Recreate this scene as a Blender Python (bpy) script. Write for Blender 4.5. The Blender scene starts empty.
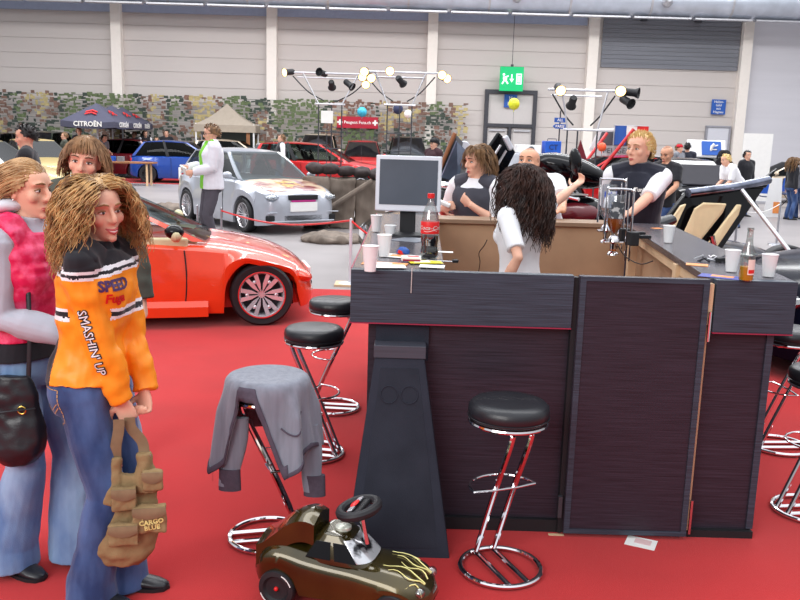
import bpy, bmesh, math, random
from math import sin, cos, pi, radians, sqrt, atan, atan2, hypot
from mathutils import Vector, Matrix, Euler, noise
from mathutils.bvhtree import BVHTree
random.seed(7)
SC = bpy.context.scene
COL = SC.collection
# ------------------------------------------------------------ camera, sky, lights, exposure
EYE = Vector((0, 0, 1.75)); FPX = 850.0
TH = atan(161 / 850); PH = radians(1.66)
CF = Vector((0, cos(TH), -sin(TH)))
_u0 = Vector((0, sin(TH), cos(TH))); _r0 = Vector((1, 0, 0))
CR = _r0 * cos(PH) + _u0 * sin(PH); CU = _u0 * cos(PH) - _r0 * sin(PH)
cd = bpy.data.cameras.new('camera'); cam = bpy.data.objects.new('camera', cd); COL.objects.link(cam)
cd.sensor_width = 36; cd.lens = FPX * 36 / 800; cd.clip_end = 300; cd.clip_start = .05
m3 = Matrix((CR, CU, -CF)).transposed()
cam.matrix_world = Matrix.Translation(EYE) @ m3.to_4x4()
SC.camera = cam
wd = bpy.data.worlds.new('world'); SC.world = wd; wd.use_nodes = True
bg = wd.node_tree.nodes['Background']; bg.inputs[1].default_value = 1.0
_n = wd.node_tree.nodes; _l = wd.node_tree.links; _tc = _n.new('ShaderNodeTexCoord'); _sx = _n.new('ShaderNodeSeparateXYZ'); _rp = _n.new('ShaderNodeValToRGB')
_l.new(_tc.outputs['Generated'], _sx.inputs[0]); _l.new(_sx.outputs['Z'], _rp.inputs[0]); _l.new(_rp.outputs[0], bg.inputs[0])
_rp.color_ramp.elements[0].position = .0; _rp.color_ramp.elements[0].color = (.30, .30, .31, 1)
_rp.color_ramp.elements[1].position = .75; _rp.color_ramp.elements[1].color = (1.45, 1.5, 1.6, 1)
_e = _rp.color_ramp.elements.new(.25); _e.color = (.62, .64, .68, 1)
def area(name, loc, look, sx, sy, power, col=(1, 1, 1)):
    l = bpy.data.lights.new(name, 'AREA'); l.shape = 'RECTANGLE'; l.size = sx; l.size_y = sy; l.energy = power; l.color = col
    o = bpy.data.objects.new(name, l); COL.objects.link(o); o.location = loc
    o.rotation_euler = (Vector(look) - Vector(loc)).to_track_quat('-Z', 'Y').to_euler(); return o
area('added_front_softbox', (-5, -5, 5.2), (0, 5, .8), 7, 4, 600, (1, .98, .96))  # added softbox behind the camera to light the faces, no window there
area('skylight_near', (1, 7, 9.5), (1, 7.6, 0), 14, 2.2, 420)
area('skylight_middle', (0, 17, 9.5), (0, 17.5, 0), 26, 2.2, 1500)
area('skylight_far', (0, 27, 9.5), (0, 27.5, 0), 30, 2.2, 2300)
SC.view_settings.view_transform = 'Standard'; SC.view_settings.look = 'None'
SC.view_settings.exposure = 0.0; SC.view_settings.gamma = 1; SC.view_settings.use_curve_mapping = False
SC.cycles.max_bounces = 6; SC.cycles.transparent_max_bounces = 12; SC.cycles.caustics_reflective = False; SC.cycles.caustics_refractive = False
SC.cycles.use_denoising = True
SC.cycles.sample_clamp_indirect = 4

def ray(x, y): return CF * FPX + CR * (x - 400) - CU * (y - 300)
def G(x, y, z=0.0):
    d = ray(x, y); return EYE + d * ((z - EYE.z) / d.z)
def P(x, y, Y):
    d = ray(x, y); return EYE + d * (Y / d.y)
# ------------------------------------------------------------ materials
def lin(c):
    return tuple(((v / 255) / 12.92 if v / 255 <= .04045 else ((v / 255 + .055) / 1.055) ** 2.4) for v in c) + (1,)
def mat(name, rgb, rough=.6, metal=0, var=.08, scale=8, bump=0, bscale=60, spec=.5, coat=0, sheen=0, emit=None, es=0, rgb2=None, thresh=None, stretch=None, trans=0, ior=1.45, alpha=None):
    m = bpy.data.materials.new(name); m.use_nodes = True
    nt = m.node_tree; b = nt.nodes['Principled BSDF']; L = nt.links
    c = lin(rgb); b.inputs['Base Color'].default_value = c
    b.inputs['Roughness'].default_value = rough; b.inputs['Metallic'].default_value = metal
    b.inputs['Specular IOR Level'].default_value = spec; b.inputs['Coat Weight'].default_value = coat; b.inputs['Coat Roughness'].default_value = .04
    b.inputs['Sheen Weight'].default_value = sheen
    b.inputs['Transmission Weight'].default_value = trans; b.inputs['IOR'].default_value = ior
    if emit: b.inputs['Emission Color'].default_value = lin(emit); b.inputs['Emission Strength'].default_value = es
    tc = nt.nodes.new('ShaderNodeTexCoord'); src = tc.outputs['Object']
    if stretch:
        mp = nt.nodes.new('ShaderNodeMapping'); mp.inputs['Scale'].default_value = stretch; L.new(src, mp.inputs[0]); src = mp.outputs[0]
    if var or rgb2:
        n = nt.nodes.new('ShaderNodeTexNoise'); n.inputs['Scale'].default_value = scale; n.inputs['Detail'].default_value = 4
        L.new(src, n.inputs['Vector'])
        r = nt.nodes.new('ShaderNodeValToRGB'); L.new(n.outputs['Fac'], r.inputs[0])
        e0, e1 = (thresh if thresh else (.3, .7))
        r.color_ramp.elements[0].position = e0; r.color_ramp.elements[1].position = e1
        if rgb2: c0, c1 = c, lin(rgb2)
        else: c0 = tuple(v * (1 - var) for v in c[:3]) + (1,); c1 = tuple(min(1, v * (1 + var)) for v in c[:3]) + (1,)
        r.color_ramp.elements[0].color = c0; r.color_ramp.elements[1].color = c1
        L.new(r.outputs[0], b.inputs['Base Color'])
    if bump:
        n2 = nt.nodes.new('ShaderNodeTexNoise'); n2.inputs['Scale'].default_value = bscale; n2.inputs['Detail'].default_value = 3
        L.new(src, n2.inputs['Vector'])
        bp = nt.nodes.new('ShaderNodeBump'); bp.inputs['Strength'].default_value = bump; bp.inputs['Distance'].default_value = .01
        L.new(n2.outputs['Fac'], bp.inputs['Height']); L.new(bp.outputs[0], b.inputs['Normal'])
    return m
def clear(name, tint=(235, 240, 240), gl=.12, rough=.03):
    m = bpy.data.materials.new(name); m.use_nodes = True; nt = m.node_tree; nt.nodes.clear(); L = nt.links
    o = nt.nodes.new('ShaderNodeOutputMaterial'); mx = nt.nodes.new('ShaderNodeMixShader'); t = nt.nodes.new('ShaderNodeBsdfTransparent'); g = nt.nodes.new('ShaderNodeBsdfGlossy')
    f = nt.nodes.new('ShaderNodeLayerWeight'); f.inputs[0].default_value = .25
    mm = nt.nodes.new('ShaderNodeMath'); mm.operation = 'MULTIPLY_ADD'; mm.inputs[1].default_value = .14; mm.inputs[2].default_value = gl; mm.use_clamp = True
    t.inputs[0].default_value = lin(tint); g.inputs['Roughness'].default_value = rough
    L.new(f.outputs['Fresnel'], mm.inputs[0]); L.new(mm.outputs[0], mx.inputs[0]); L.new(t.outputs[0], mx.inputs[1]); L.new(g.outputs[0], mx.inputs[2]); L.new(mx.outputs[0], o.inputs[0])
    return m
M = {}
M['carpet'] = mat('red_carpet', (184, 36, 38), .95, bump=.25, bscale=260, var=.10, scale=1.6, spec=.15, sheen=.15)
M['black_wood'] = mat('black_ribbed_laminate', (52, 62, 74), .42, var=.55, scale=3, stretch=(1.2, 1.2, 90), bump=.12, bscale=6, spec=.5)
M['black_wood_v'] = mat('dark_brown_laminate', (46, 40, 50), .42, var=.4, scale=3, stretch=(1.5, 1.5, 70), bump=.12, bscale=6, spec=.4)
M['counter'] = mat('counter_top_laminate', (80, 77, 84), .2, var=.25, scale=5, stretch=(1, .2, 1), spec=.6)
M['felt'] = mat('charcoal_felt', (50, 53, 63), .95, var=.12, scale=5, bump=.3, bscale=300, spec=.1)
M['pink_edge'] = mat('red_edge_band', (150, 40, 68), .5, var=.05)
M['mdf'] = mat('brown_board', (192, 156, 124), .8, var=.06, scale=6, spec=.2)
M['pine'] = mat('pale_pine', (222, 188, 150), .6, var=.12, scale=4, stretch=(1, 1, .1))
M['black'] = mat('matte_black', (26, 26, 30), .6, var=.1)
M['rubber'] = mat('black_rubber', (30, 30, 34), .55, var=.15, scale=20)
M['leather'] = mat('black_vinyl', (30, 31, 36), .34, var=.1, bump=.08, bscale=150, spec=.6)
M['chrome'] = mat('chrome', (225, 222, 225), .08, 1, var=0)
M['steel'] = mat('brushed_steel', (190, 192, 198), .3, 1, var=.1)
M['alloy'] = mat('bright_alloy', (228, 226, 232), .18, .55, var=.04)
M['alu'] = mat('light_alloy', (205, 205, 210), .35, .7, var=.08)
M['dgrey'] = mat('dark_grey_metal', (70, 70, 76), .5, .4, var=.1)
M['white_pl'] = mat('white_plastic', (240, 240, 240), .4, var=.02)
M['paper'] = mat('white_paper', (238, 236, 232), .8, var=.02)
M['orange_paint'] = mat('orange_car_paint', (232, 62, 18), .28, .1, var=.04, coat=1, spec=.6)
M['silver_paint'] = mat('silver_car_paint', (182, 186, 196), .3, .3, var=.03, coat=.8)
M['blue_paint'] = mat('blue_car_paint', (24, 66, 152), .3, .1, var=.04, coat=.8)
M['red_paint'] = mat('red_car_paint', (196, 24, 28), .3, .1, var=.04, coat=.8)
M['dred_paint'] = mat('dark_red_car_paint', (110, 22, 34), .3, .1, var=.04, coat=.8)
M['gold_paint'] = mat('pale_gold_car_paint', (190, 168, 112), .35, .1, var=.04, coat=.3)
M['beige_paint'] = mat('beige_car_paint', (206, 188, 166), .35, .2, var=.04, coat=.7)
M['white_paint'] = mat('white_car_paint', (226, 226, 228), .35, 0, var=.03, coat=.7)
M['grey_paint'] = mat('grey_car_paint', (96, 98, 104), .3, .4, var=.05, coat=.8)
M['black_paint'] = mat('black_car_paint', (12, 12, 16), .12, 0, var=.05, coat=.1, spec=.3)
M['navy_paint'] = mat('dark_navy_car_paint', (12, 14, 28), .12, 0, var=.05, coat=0, spec=.08)
M['green_paint'] = mat('dark_green_car_paint', (40, 52, 46), .3, .2, var=.05, coat=.8)
M['glass'] = clear('car_window_glass', (150, 162, 162), .0)
M['darkglass'] = clear('tinted_window_glass', (70, 76, 80), .01)
M['clearglass'] = clear('clear_glass', (226, 232, 230), .20)
M['tube'] = clear('clear_plastic', (225, 230, 235), .18)
M['lamp_glass'] = clear('headlight_glass', (225, 230, 235), .3)
M['cream'] = mat('cream_leather', (206, 200, 160), .5, var=.06)
M['cream2'] = mat('cream_lining', (236, 212, 168), .45, var=.05, coat=.2)
M['skin'] = mat('skin', (232, 178, 152), .5, var=.05, scale=14, spec=.35, sheen=.1)
M['skin2'] = mat('tanned_skin', (222, 165, 135), .5, var=.05, scale=14, spec=.35)
M['eyew'] = mat('eye_white', (235, 230, 228), .2, var=0)
M['iris'] = mat('iris', (70, 60, 55), .2, var=0)
M['lips'] = mat('lips', (196, 92, 92), .4, var=.04)
M['teeth'] = mat('teeth', (245, 242, 235), .3, var=0)
M['denim'] = mat('dark_denim', (40, 60, 104), .85, rgb2=(86, 112, 160), thresh=(.36, .72), var=.1, scale=8, stretch=(1, 1, .45), bump=.2, bscale=400, spec=.2, sheen=.2)
M['ldenim'] = mat('faded_light_denim', (92, 124, 170), .85, rgb2=(160, 188, 216), thresh=(.36, .72), var=.1, scale=6, stretch=(1, 1, .45), bump=.2, bscale=400, spec=.2, sheen=.2)
M['orange_cl'] = mat('orange_nylon', (252, 150, 36), .42, var=.08, scale=7, bump=.15, bscale=16, spec=.4)
M['black_cl'] = mat('black_cloth', (34, 34, 40), .8, var=.15, sheen=.2, spec=.25, bump=.1, bscale=30)
M['vest_cl'] = mat('dark_navy_fleece', (40, 42, 54), .9, var=.12, sheen=.3, spec=.2, bump=.2, bscale=90)
M['white_cl'] = mat('white_cotton', (238, 238, 242), .8, var=.03, sheen=.2, spec=.2, bump=.12, bscale=14)
M['grey_cl'] = mat('grey_cloth', (120, 122, 130), .9, var=.1, sheen=.2, spec=.2, bump=.1, bscale=20)
M['hood_cl'] = mat('pale_grey_jersey', (186, 190, 202), .9, var=.07, sheen=.2, spec=.2, bump=.12, bscale=20)
M['pink_cl'] = mat('pink_quilted_nylon', (222, 26, 84), .5, rgb2=(245, 90, 135), thresh=(.42, .66), scale=26, bump=.3, bscale=30, var=.1)
M['olive_cl'] = mat('grey_olive_cloth', (82, 84, 76), .85, var=.14, scale=12, spec=.2, bump=.15, bscale=24)
M['trouser'] = mat('charcoal_trousers', (84, 80, 88), .85, var=.12, spec=.2, bump=.1, bscale=20)
M['red_cl'] = mat('red_cloth', (205, 20, 48), .8, var=.08)
M['lime'] = mat('lime_lining', (120, 200, 40), .7, var=.06)
M['khaki'] = mat('khaki_canvas', (142, 118, 84), .85, var=.12, scale=16, bump=.2, bscale=120, spec=.2)
M['khaki_d'] = mat('dark_khaki_webbing', (128, 106, 80), .9, var=.1, scale=30)
M['tan'] = mat('tan_suede', (190, 150, 96), .85, var=.08)
M['cardigan'] = mat('heather_grey_knit', (134, 138, 150), .95, var=.16, scale=2.5, stretch=(14, 14, 1), bump=.3, bscale=160, spec=.15, sheen=.3)
M['cardigan_trim'] = mat('purple_grey_rib', (88, 80, 92), .95, var=.12, scale=40, bump=.2, bscale=120, spec=.15)
M['wall'] = None
M['navy'] = mat('navy_canopy', (48, 54, 84), .8, var=.05)
M['umbrella'] = mat('slate_canopy', (74, 74, 92), .85, var=.05)
M['tentcl'] = mat('beige_tent_cloth', (166, 154, 140), .85, var=.05)
M['silver_cl'] = mat('silver_grey_satin', (168, 170, 178), .45, var=.08, scale=5)
M['signred'] = mat('sign_red', (176, 26, 52), .6, var=.03)
M['signblue'] = mat('sign_blue', (40, 88, 170), .6, var=.03)
M['signgreen'] = mat('exit_green', (0, 170, 100), .5, var=.02, emit=(0, 175, 105), es=.5)
M['signwhite'] = mat('exit_white', (225, 255, 240), .5, var=0, emit=(225, 255, 240), es=.6)
M['red'] = mat('red_plastic', (216, 34, 36), .4, var=.03)
M['cyan'] = mat('turquoise_rubber', (60, 170, 200), .35, var=.2, scale=12)
M['yellow'] = mat('yellow_rubber', (216, 220, 50), .35, var=.08)
M['orange'] = mat('orange_rubber', (236, 92, 52), .35, var=.08)
M['bluepl'] = mat('blue_plastic', (36, 90, 190), .4, var=.04)
M['stone'] = mat('grey_brown_stone', (118, 106, 96), .9, var=.3, scale=5, bump=.6, bscale=12, stretch=(1, 1, .3))
M['stone_d'] = mat('dark_round_stone', (62, 54, 54), .85, var=.3, scale=9, bump=.4, bscale=14)
M['wood'] = mat('brown_wood', (150, 100, 66), .6, var=.15, scale=4, stretch=(1, .1, 1))
M['screen'] = mat('switched_off_screen', (72, 80, 92), .35, var=.22, scale=3, spec=.5)
M['silver_pl'] = mat('silver_plastic', (214, 218, 226), .35, .2, var=.02)
M['cola'] = mat('cola', (30, 12, 10), .1, var=.1, spec=.6, coat=.5)
M['beer'] = mat('amber_beer', (236, 170, 22), .2, var=.1, emit=None)
M['amber'] = mat('amber_liquor', (190, 92, 28), .2, var=.1)
M['darkmetal'] = mat('bronze_flake_paint', (66, 56, 22), .2, .6, var=.5, scale=4, coat=1)
M['flame'] = mat('pale_yellow_pinstripe', (236, 228, 150), .4, var=0)
M['bulb'] = mat('lit_bulb', (255, 220, 160), .4, var=0, emit=(255, 200, 125), es=5)
M['camo_g'] = mat('camo_green', (104, 118, 84), .9, var=.2)
M['camo_d'] = mat('camo_dark', (72, 82, 74), .9, var=.2)
M['camo_b'] = mat('camo_brown', (132, 104, 92), .9, var=.2)
M['camo_y'] = mat('camo_sand', (190, 174, 126), .9, var=.15)
M['interior'] = mat('dark_interior', (34, 34, 36), .8, var=.2)
M['plate'] = mat('white_plate', (240, 240, 238), .5, var=.02)
# ------------------------------------------------------------ mesh builder
def rotm(r):
    if r is None: return Matrix.Identity(3)
    if isinstance(r, Matrix): return r.to_3x3()
    return Euler([radians(a) for a in r]).to_matrix()
class MB:
    def __init__(s): s.v = []; s.f = []; s.m = []; s.mi = 0
    def add(s, vs, fs, mi=None):
        n = len(s.v); s.v += [Vector(p) for p in vs]; s.f += [tuple(i + n for i in f) for f in fs]; s.m += [s.mi if mi is None else mi] * len(fs); return s
    def merge(s, o, mx=None, mi=None):
        n = len(s.v); s.v += [(mx @ p if mx else p.copy()) for p in o.v]; s.f += [tuple(i + n for i in f) for f in o.f]; s.m += (o.m if mi is None else [mi] * len(o.f)); return s
    def box(s, c, sz, r=None, mi=None):
        R = rotm(r); c = Vector(c); vs = []
        for x in (-.5, .5):
            for y in (-.5, .5):
                for z in (-.5, .5): vs.append(c + R @ Vector((x * sz[0], y * sz[1], z * sz[2])))
        return s.add(vs, [(0, 1, 3, 2), (4, 6, 7, 5), (0, 4, 5, 1), (2, 3, 7, 6), (0, 2, 6, 4), (1, 5, 7, 3)], mi)
    def bx(s, a, b, mi=None): return s.box([(a[i] + b[i]) / 2 for i in range(3)], [abs(b[i] - a[i]) for i in range(3)], None, mi)
    def loft(s, rings, caps=True, mi=None, closed=True):
        k = len(rings[0]); vs = [p for r in rings for p in r]; fs = []
        for i in range(len(rings) - 1):
            for j in range(k if closed else k - 1):
                a = i * k + j; b = i * k + (j + 1) % k; fs.append((a, b, b + k, a + k))
        if caps: fs.append(tuple(range(k - 1, -1, -1))); fs.append(tuple((len(rings) - 1) * k + j for j in range(k)))
        return s.add(vs, fs, mi)
    def tube(s, pts, r, seg=8, closed=False, mi=None, ry=None):
        pts = [Vector(p) for p in pts]; n = len(pts); rs = r if isinstance(r, (list, tuple)) else [r] * n
        up = None; rings = []
        for i in range(n):
            if closed: t = pts[(i + 1) % n] - pts[i - 1]
            else: t = pts[min(i + 1, n - 1)] - pts[max(i - 1, 0)]
            if t.length < 1e-9: t = Vector((0, 0, 1))
            t.normalize()
            if up is None: up = Vector((0, 0, 1)) if abs(t.z) < .9 else Vector((0, 1, 0))
            a = up - t * up.dot(t)
            if a.length < 1e-6: a = t.orthogonal()
            a.normalize(); b = t.cross(a); up = a
            q = ry if ry else 1
            rings.append([pts[i] + (a * cos(2 * pi * j / seg) * q + b * sin(2 * pi * j / seg)) * rs[i] for j in range(seg)])
        if closed: rings.append(rings[0])
        return s.loft(rings, not closed, mi)
    def lathe(s, prof, c=(0, 0, 0), seg=24, R=None, mi=None, caps=True):
        c = Vector(c); R = rotm(R) if R is not None else Matrix.Identity(3)
        rings = [[c + R @ Vector((r * cos(2 * pi * j / seg), r * sin(2 * pi * j / seg), z)) for j in range(seg)] for r, z in prof]
        return s.loft(rings, caps, mi)
    def ball(s, c, r, seg=14, rg=9, R=None, mi=None):
        if not isinstance(r, (list, tuple)): r = (r, r, r)
        c = Vector(c); R = rotm(R) if R is not None else Matrix.Identity(3); rings = []
        for i in range(1, rg):
            a = pi * i / rg; rings.append([c + R @ Vector((r[0] * sin(a) * cos(2 * pi * j / seg), r[1] * sin(a) * sin(2 * pi * j / seg), -r[2] * cos(a))) for j in range(seg)])
        top = c + R @ Vector((0, 0, r[2])); bot = c + R @ Vector((0, 0, -r[2]))
        n = len(s.v); s.loft(rings, False, mi); k = len(s.v); m = s.mi if mi is None else mi
        s.v += [bot, top]
        for j in range(seg):
            s.f.append((n + (j + 1) % seg, n + j, k)); s.f.append((k - seg + j, k - seg + (j + 1) % seg, k + 1)); s.m += [m, m]
        return s
    def prism(s, pts, vec, mi=None):
        pts = [Vector(p) for p in pts]; vec = Vector(vec); k = len(pts)
        return s.add(pts + [p + vec for p in pts], [tuple(range(k - 1, -1, -1)), tuple(range(k, 2 * k))] + [(j, (j + 1) % k, k + (j + 1) % k, k + j) for j in range(k)], mi)
    def grid(s, fn, nu, nv, th=None, mi=None):
        """surface fn(u,v) with optional thickness vector"""
        a = [Vector(fn(i / nu, j / nv)) for i in range(nu + 1) for j in range(nv + 1)]
        W = nv + 1; fs = [(i * W + j, i * W + j + 1, (i + 1) * W + j + 1, (i + 1) * W + j) for i in range(nu) for j in range(nv)]
        if th is None: return s.add(a, fs, mi)
        th = Vector(th); N = len(a); fs2 = fs + [tuple(N + k for k in reversed(f)) for f in fs]
        for i in range(nu):
            for j in (0, nv):
                q = (i * W + j, (i + 1) * W + j, N + (i + 1) * W + j, N + i * W + j); fs2.append(q if j == 0 else tuple(reversed(q)))
        for j in range(nv):
            for i in (0, nu):
                q = (i * W + j, i * W + j + 1, N + i * W + j + 1, N + i * W + j); fs2.append(q if i == nu else tuple(reversed(q)))
        return s.add(a + [p + th for p in a], fs2, mi)
    def xf(s, mx):
        s.v = [mx @ p for p in s.v]; return s
    def mesh(s, name='mesh', mats=(), smooth=35, fix=True):
        me = bpy.data.meshes.new(name); me.from_pydata([tuple(p) for p in s.v], [], s.f)
        for m in mats: me.materials.append(m)
        if len(mats) > 1: me.polygons.foreach_set('material_index', s.m)
        if fix:
            b = bmesh.new(); b.from_mesh(me); bmesh.ops.recalc_face_normals(b, faces=b.faces); b.to_mesh(me); b.free()
        if smooth:
            me.polygons.foreach_set('use_smooth', [True] * len(me.polygons))
            me.set_sharp_from_angle(angle=radians(smooth))
        me.update(); return me
    def build(s, name, mats, parent=None, smooth=35, bev=0, seg=2, loc=None, rot=None, sub=0, solid=0, fix=True):
        if not isinstance(mats, (list, tuple)): mats = [mats]
        o = bpy.data.objects.new(name, s.mesh(name, mats, smooth, fix)); COL.objects.link(o)
        if parent is not None: o.parent = parent
        if loc is not None: o.location = loc
        if rot is not None: o.rotation_euler = rot
        if solid: q = o.modifiers.new('Solidify', 'SOLIDIFY'); q.thickness = solid; q.offset = 0
        if bev: q = o.modifiers.new('Bevel', 'BEVEL'); q.width = bev; q.segments = seg; q.limit_method = 'ANGLE'; q.angle_limit = radians(40)
        if sub: q = o.modifiers.new('Subdivision', 'SUBSURF'); q.levels = sub; q.render_levels = sub
        return o
def tag(o, label, cat=None, group=None, kind=None):
    if label: o['label'] = label
    if cat: o['category'] = cat
    if group: o['group'] = group
    if kind: o['kind'] = kind
    return o
def thing(name, label, cat, loc=(0, 0, 0), rz=0, group=None):
    o = bpy.data.objects.new(name, None); o.empty_display_size = .1; COL.objects.link(o)
    o.location = loc; o.rotation_euler = (0, 0, radians(rz)); return tag(o, label, cat, group)
def struct(name, mb, m, **k):
    o = mb.build(name, m, **k); o['kind'] = 'structure'; return o
def remesh(mb, vox, smooth_it=2, mats=(), disp=0, dscale=6, adapt=0, stretch=(1, 1, 1)):
    me = mb.mesh('tmp', (), 0); o = bpy.data.objects.new('tmp', me); COL.objects.link(o)
    q = o.modifiers.new('r', 'REMESH'); q.mode = 'VOXEL'; q.voxel_size = vox; q.use_smooth_shade = True
    if smooth_it: w = o.modifiers.new('s', 'SMOOTH'); w.factor = .5; w.iterations = smooth_it
    dg = bpy.context.evaluated_depsgraph_get(); dg.update()
    ev = o.evaluated_get(dg); n = bpy.data.meshes.new_from_object(ev)
    bpy.data.objects.remove(o); bpy.data.meshes.remove(me)
    if disp:
        nor = [v.normal.copy() for v in n.vertices]
        for v, nn in zip(n.vertices, nor):
            c = v.co; p = Vector((c.x * dscale * stretch[0], c.y * dscale * stretch[1], c.z * dscale * stretch[2]))
            v.co = c + nn * (disp * (noise.noise(p) + .5 * noise.noise(p * 2.3)))
    n.materials.clear()
    for m in mats: n.materials.append(m)
    n.polygons.foreach_set('use_smooth', [True] * len(n.polygons))
    return n
def paint(me, fn):
    for p in me.polygons: p.material_index = fn(p.center, p.normal)
def mobj(name, me, parent=None):
    me.name = name; o = bpy.data.objects.new(name, me); COL.objects.link(o); o.parent = parent; return o
def addmesh(me, mb, off):
    """append builder islands to an existing mesh (material indices shifted by off)"""
    b = bmesh.new(); b.from_mesh(me)
    t = mb.mesh('t', [None] * 0, 60); 
    for i, p in enumerate(t.polygons): p.material_index = min(mb.m[i] + off, 30)
    b.from_mesh(t); b.to_mesh(me); b.free(); bpy.data.meshes.remove(t)
    return me
def textmb(s, size=1, ext=.002, align='CENTER', shear=0, bold=0):
    c = bpy.data.curves.new('t', 'FONT'); c.body = s; c.size = size; c.extrude = ext; c.align_x = align; c.align_y = 'CENTER'; c.shear = shear; c.offset = bold; c.resolution_u = 2
    o = bpy.data.objects.new('t', c); COL.objects.link(o); dg = bpy.context.evaluated_depsgraph_get(); dg.update()
    me = bpy.data.meshes.new_from_object(o.evaluated_get(dg)); mb = MB(); mb.add([v.co.copy() for v in me.vertices], [tuple(p.vertices) for p in me.polygons])
    bpy.data.objects.remove(o); bpy.data.curves.remove(c); bpy.data.meshes.remove(me); return mb
def frame(o, x, y, z=None):
    x = Vector(x).normalized(); y = Vector(y).normalized(); z = Vector(z).normalized() if z else x.cross(y).normalized()
    m = Matrix((x, y, z)).transposed().to_4x4(); m.translation = Vector(o); return m
def bez(pts, n=8, closed=False):
    """catmull-rom through points"""
    pts = [Vector(p) for p in pts]; N = len(pts); out = []
    for i in range(N if closed else N - 1):
        if closed: p0, p1, p2, p3 = pts[i - 1], pts[i], pts[(i + 1) % N], pts[(i + 2) % N]
        else: p0, p1, p2, p3 = pts[max(i - 1, 0)], pts[i], pts[i + 1], pts[min(i + 2, N - 1)]
        for k in range(n):
            t = k / n; out.append(.5 * ((2 * p1) + (p2 - p0) * t + (2 * p0 - 5 * p1 + 4 * p2 - p3) * t * t + (3 * p1 - p0 - 3 * p2 + p3) * t ** 3))
    if not closed: out.append(pts[-1])
    return out
def interp(tab, x):
    if x <= tab[0][0]: return tab[0][1]
    for (a, b), (c, d) in zip(tab, tab[1:]):
        if x <= c: t = (x - a) / (c - a); return b + (d - b) * t
    return tab[-1][1]
def sinterp(tab, x):
    """monotone-ish smooth interpolation"""
    if x <= tab[0][0]: return tab[0][1]
    n = len(tab)
    for i in range(n - 1):
        a, b = tab[i]; c, d = tab[i + 1]
        if x <= c:
            t = (x - a) / (c - a)
            s0 = (d - tab[i - 1][1]) / (c - tab[i - 1][0]) if i > 0 else (d - b) / (c - a)
            s1 = (tab[i + 2][1] - b) / (tab[i + 2][0] - a) if i < n - 2 else (d - b) / (c - a)
            h = c - a
            return (2 * t ** 3 - 3 * t * t + 1) * b + (t ** 3 - 2 * t * t + t) * h * s0 + (-2 * t ** 3 + 3 * t * t) * d + (t ** 3 - t * t) * h * s1
    return tab[-1][1]
def copy_tree(o, parent=None):
    c = o.copy(); COL.objects.link(c)
    if parent is not None: c.parent = parent
    for ch in list(o.children): copy_tree(ch, c)
    return c
# ============================================================ SETTING
mfl = mat('concrete_floor', (146, 140, 140), .42, var=.16, scale=.55, bump=.05, bscale=30, spec=.45)
fl = MB(); fl.bx((-45, -8, -.1), (45, 36.2, 0)); struct('floor', fl, mfl, smooth=0)
WY = 36.0
mw = mat('wall_panel_grey', (198, 190, 186), .75, var=.02, scale=.4)
mw2 = mat('wall_panel_light', (208, 206, 212), .75, var=.03, scale=.3, stretch=(1, 1, 14))
wl = MB()
xr = P(746, 60, WY).x
z = 0
while z < 9.6:
    wl.bx((-45, WY, z), (xr, WY + .15, z + .585)); z += .6
wl.bx((-45, WY + .03, 0), (xr, WY + .2, 9.6))
struct('wall_back', wl, mw, smooth=0)
wr = MB(); wr.bx((xr, WY + .0, 0), (45, WY + .2, 9.6)); struct('wall_right', wr, mw2, smooth=0)
mcol = mat('column_white', (236, 228, 220), .6, var=.02)
for i, px in enumerate((117.5, 272, 432, 592, 745)):
    c = MB(); x = P(px, 60, WY - .2).x; c.bx((x - .2, WY - .35, 0), (x + .2, WY, 9.6)); struct('trim_%d' % (i + 1), c, mcol, smooth=0)
c = MB(); x0 = P(118, 60, WY).x - 6.5; c.bx((x0 - .2, WY - .35, 0), (x0 + .2, WY, 9.6)); struct('trim_6', c, mcol, smooth=0)
c = MB(); c.bx((-45, WY - .06, 6.48), (P(585, 60, WY).x, WY, 7.0)); struct('trim_7', c, mat('duct_shade_tint', (150, 158, 180), .6, var=.05), smooth=0)  # strip tinted as the soft shadow the duct casts on the wall
# louvre panel high on the wall
lv = thing('louvre_panel', 'wide dark grey translucent louvre panel set high in the back wall below the silver duct', 'louvre', (P(669, 60, WY).x, WY - .06, 4.95))
a = MB(); w = P(738, 60, WY).x - P(601, 60, WY).x
ml = mat('louvre_grey', (122, 124, 132), .5, var=.12, scale=1, stretch=(.3, 1, 10))
for k in range(14): a.box((0, 0, k * .17), (w, .05, .16), (8, 0, 0))
a.build('slat_panel', ml, lv, 0)
for k in (-1.2, 1.0): MB().box((k, -.12, 2.0), (.25, .12, .5)).build('bracket', M['dgrey'], lv, 0)
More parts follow.
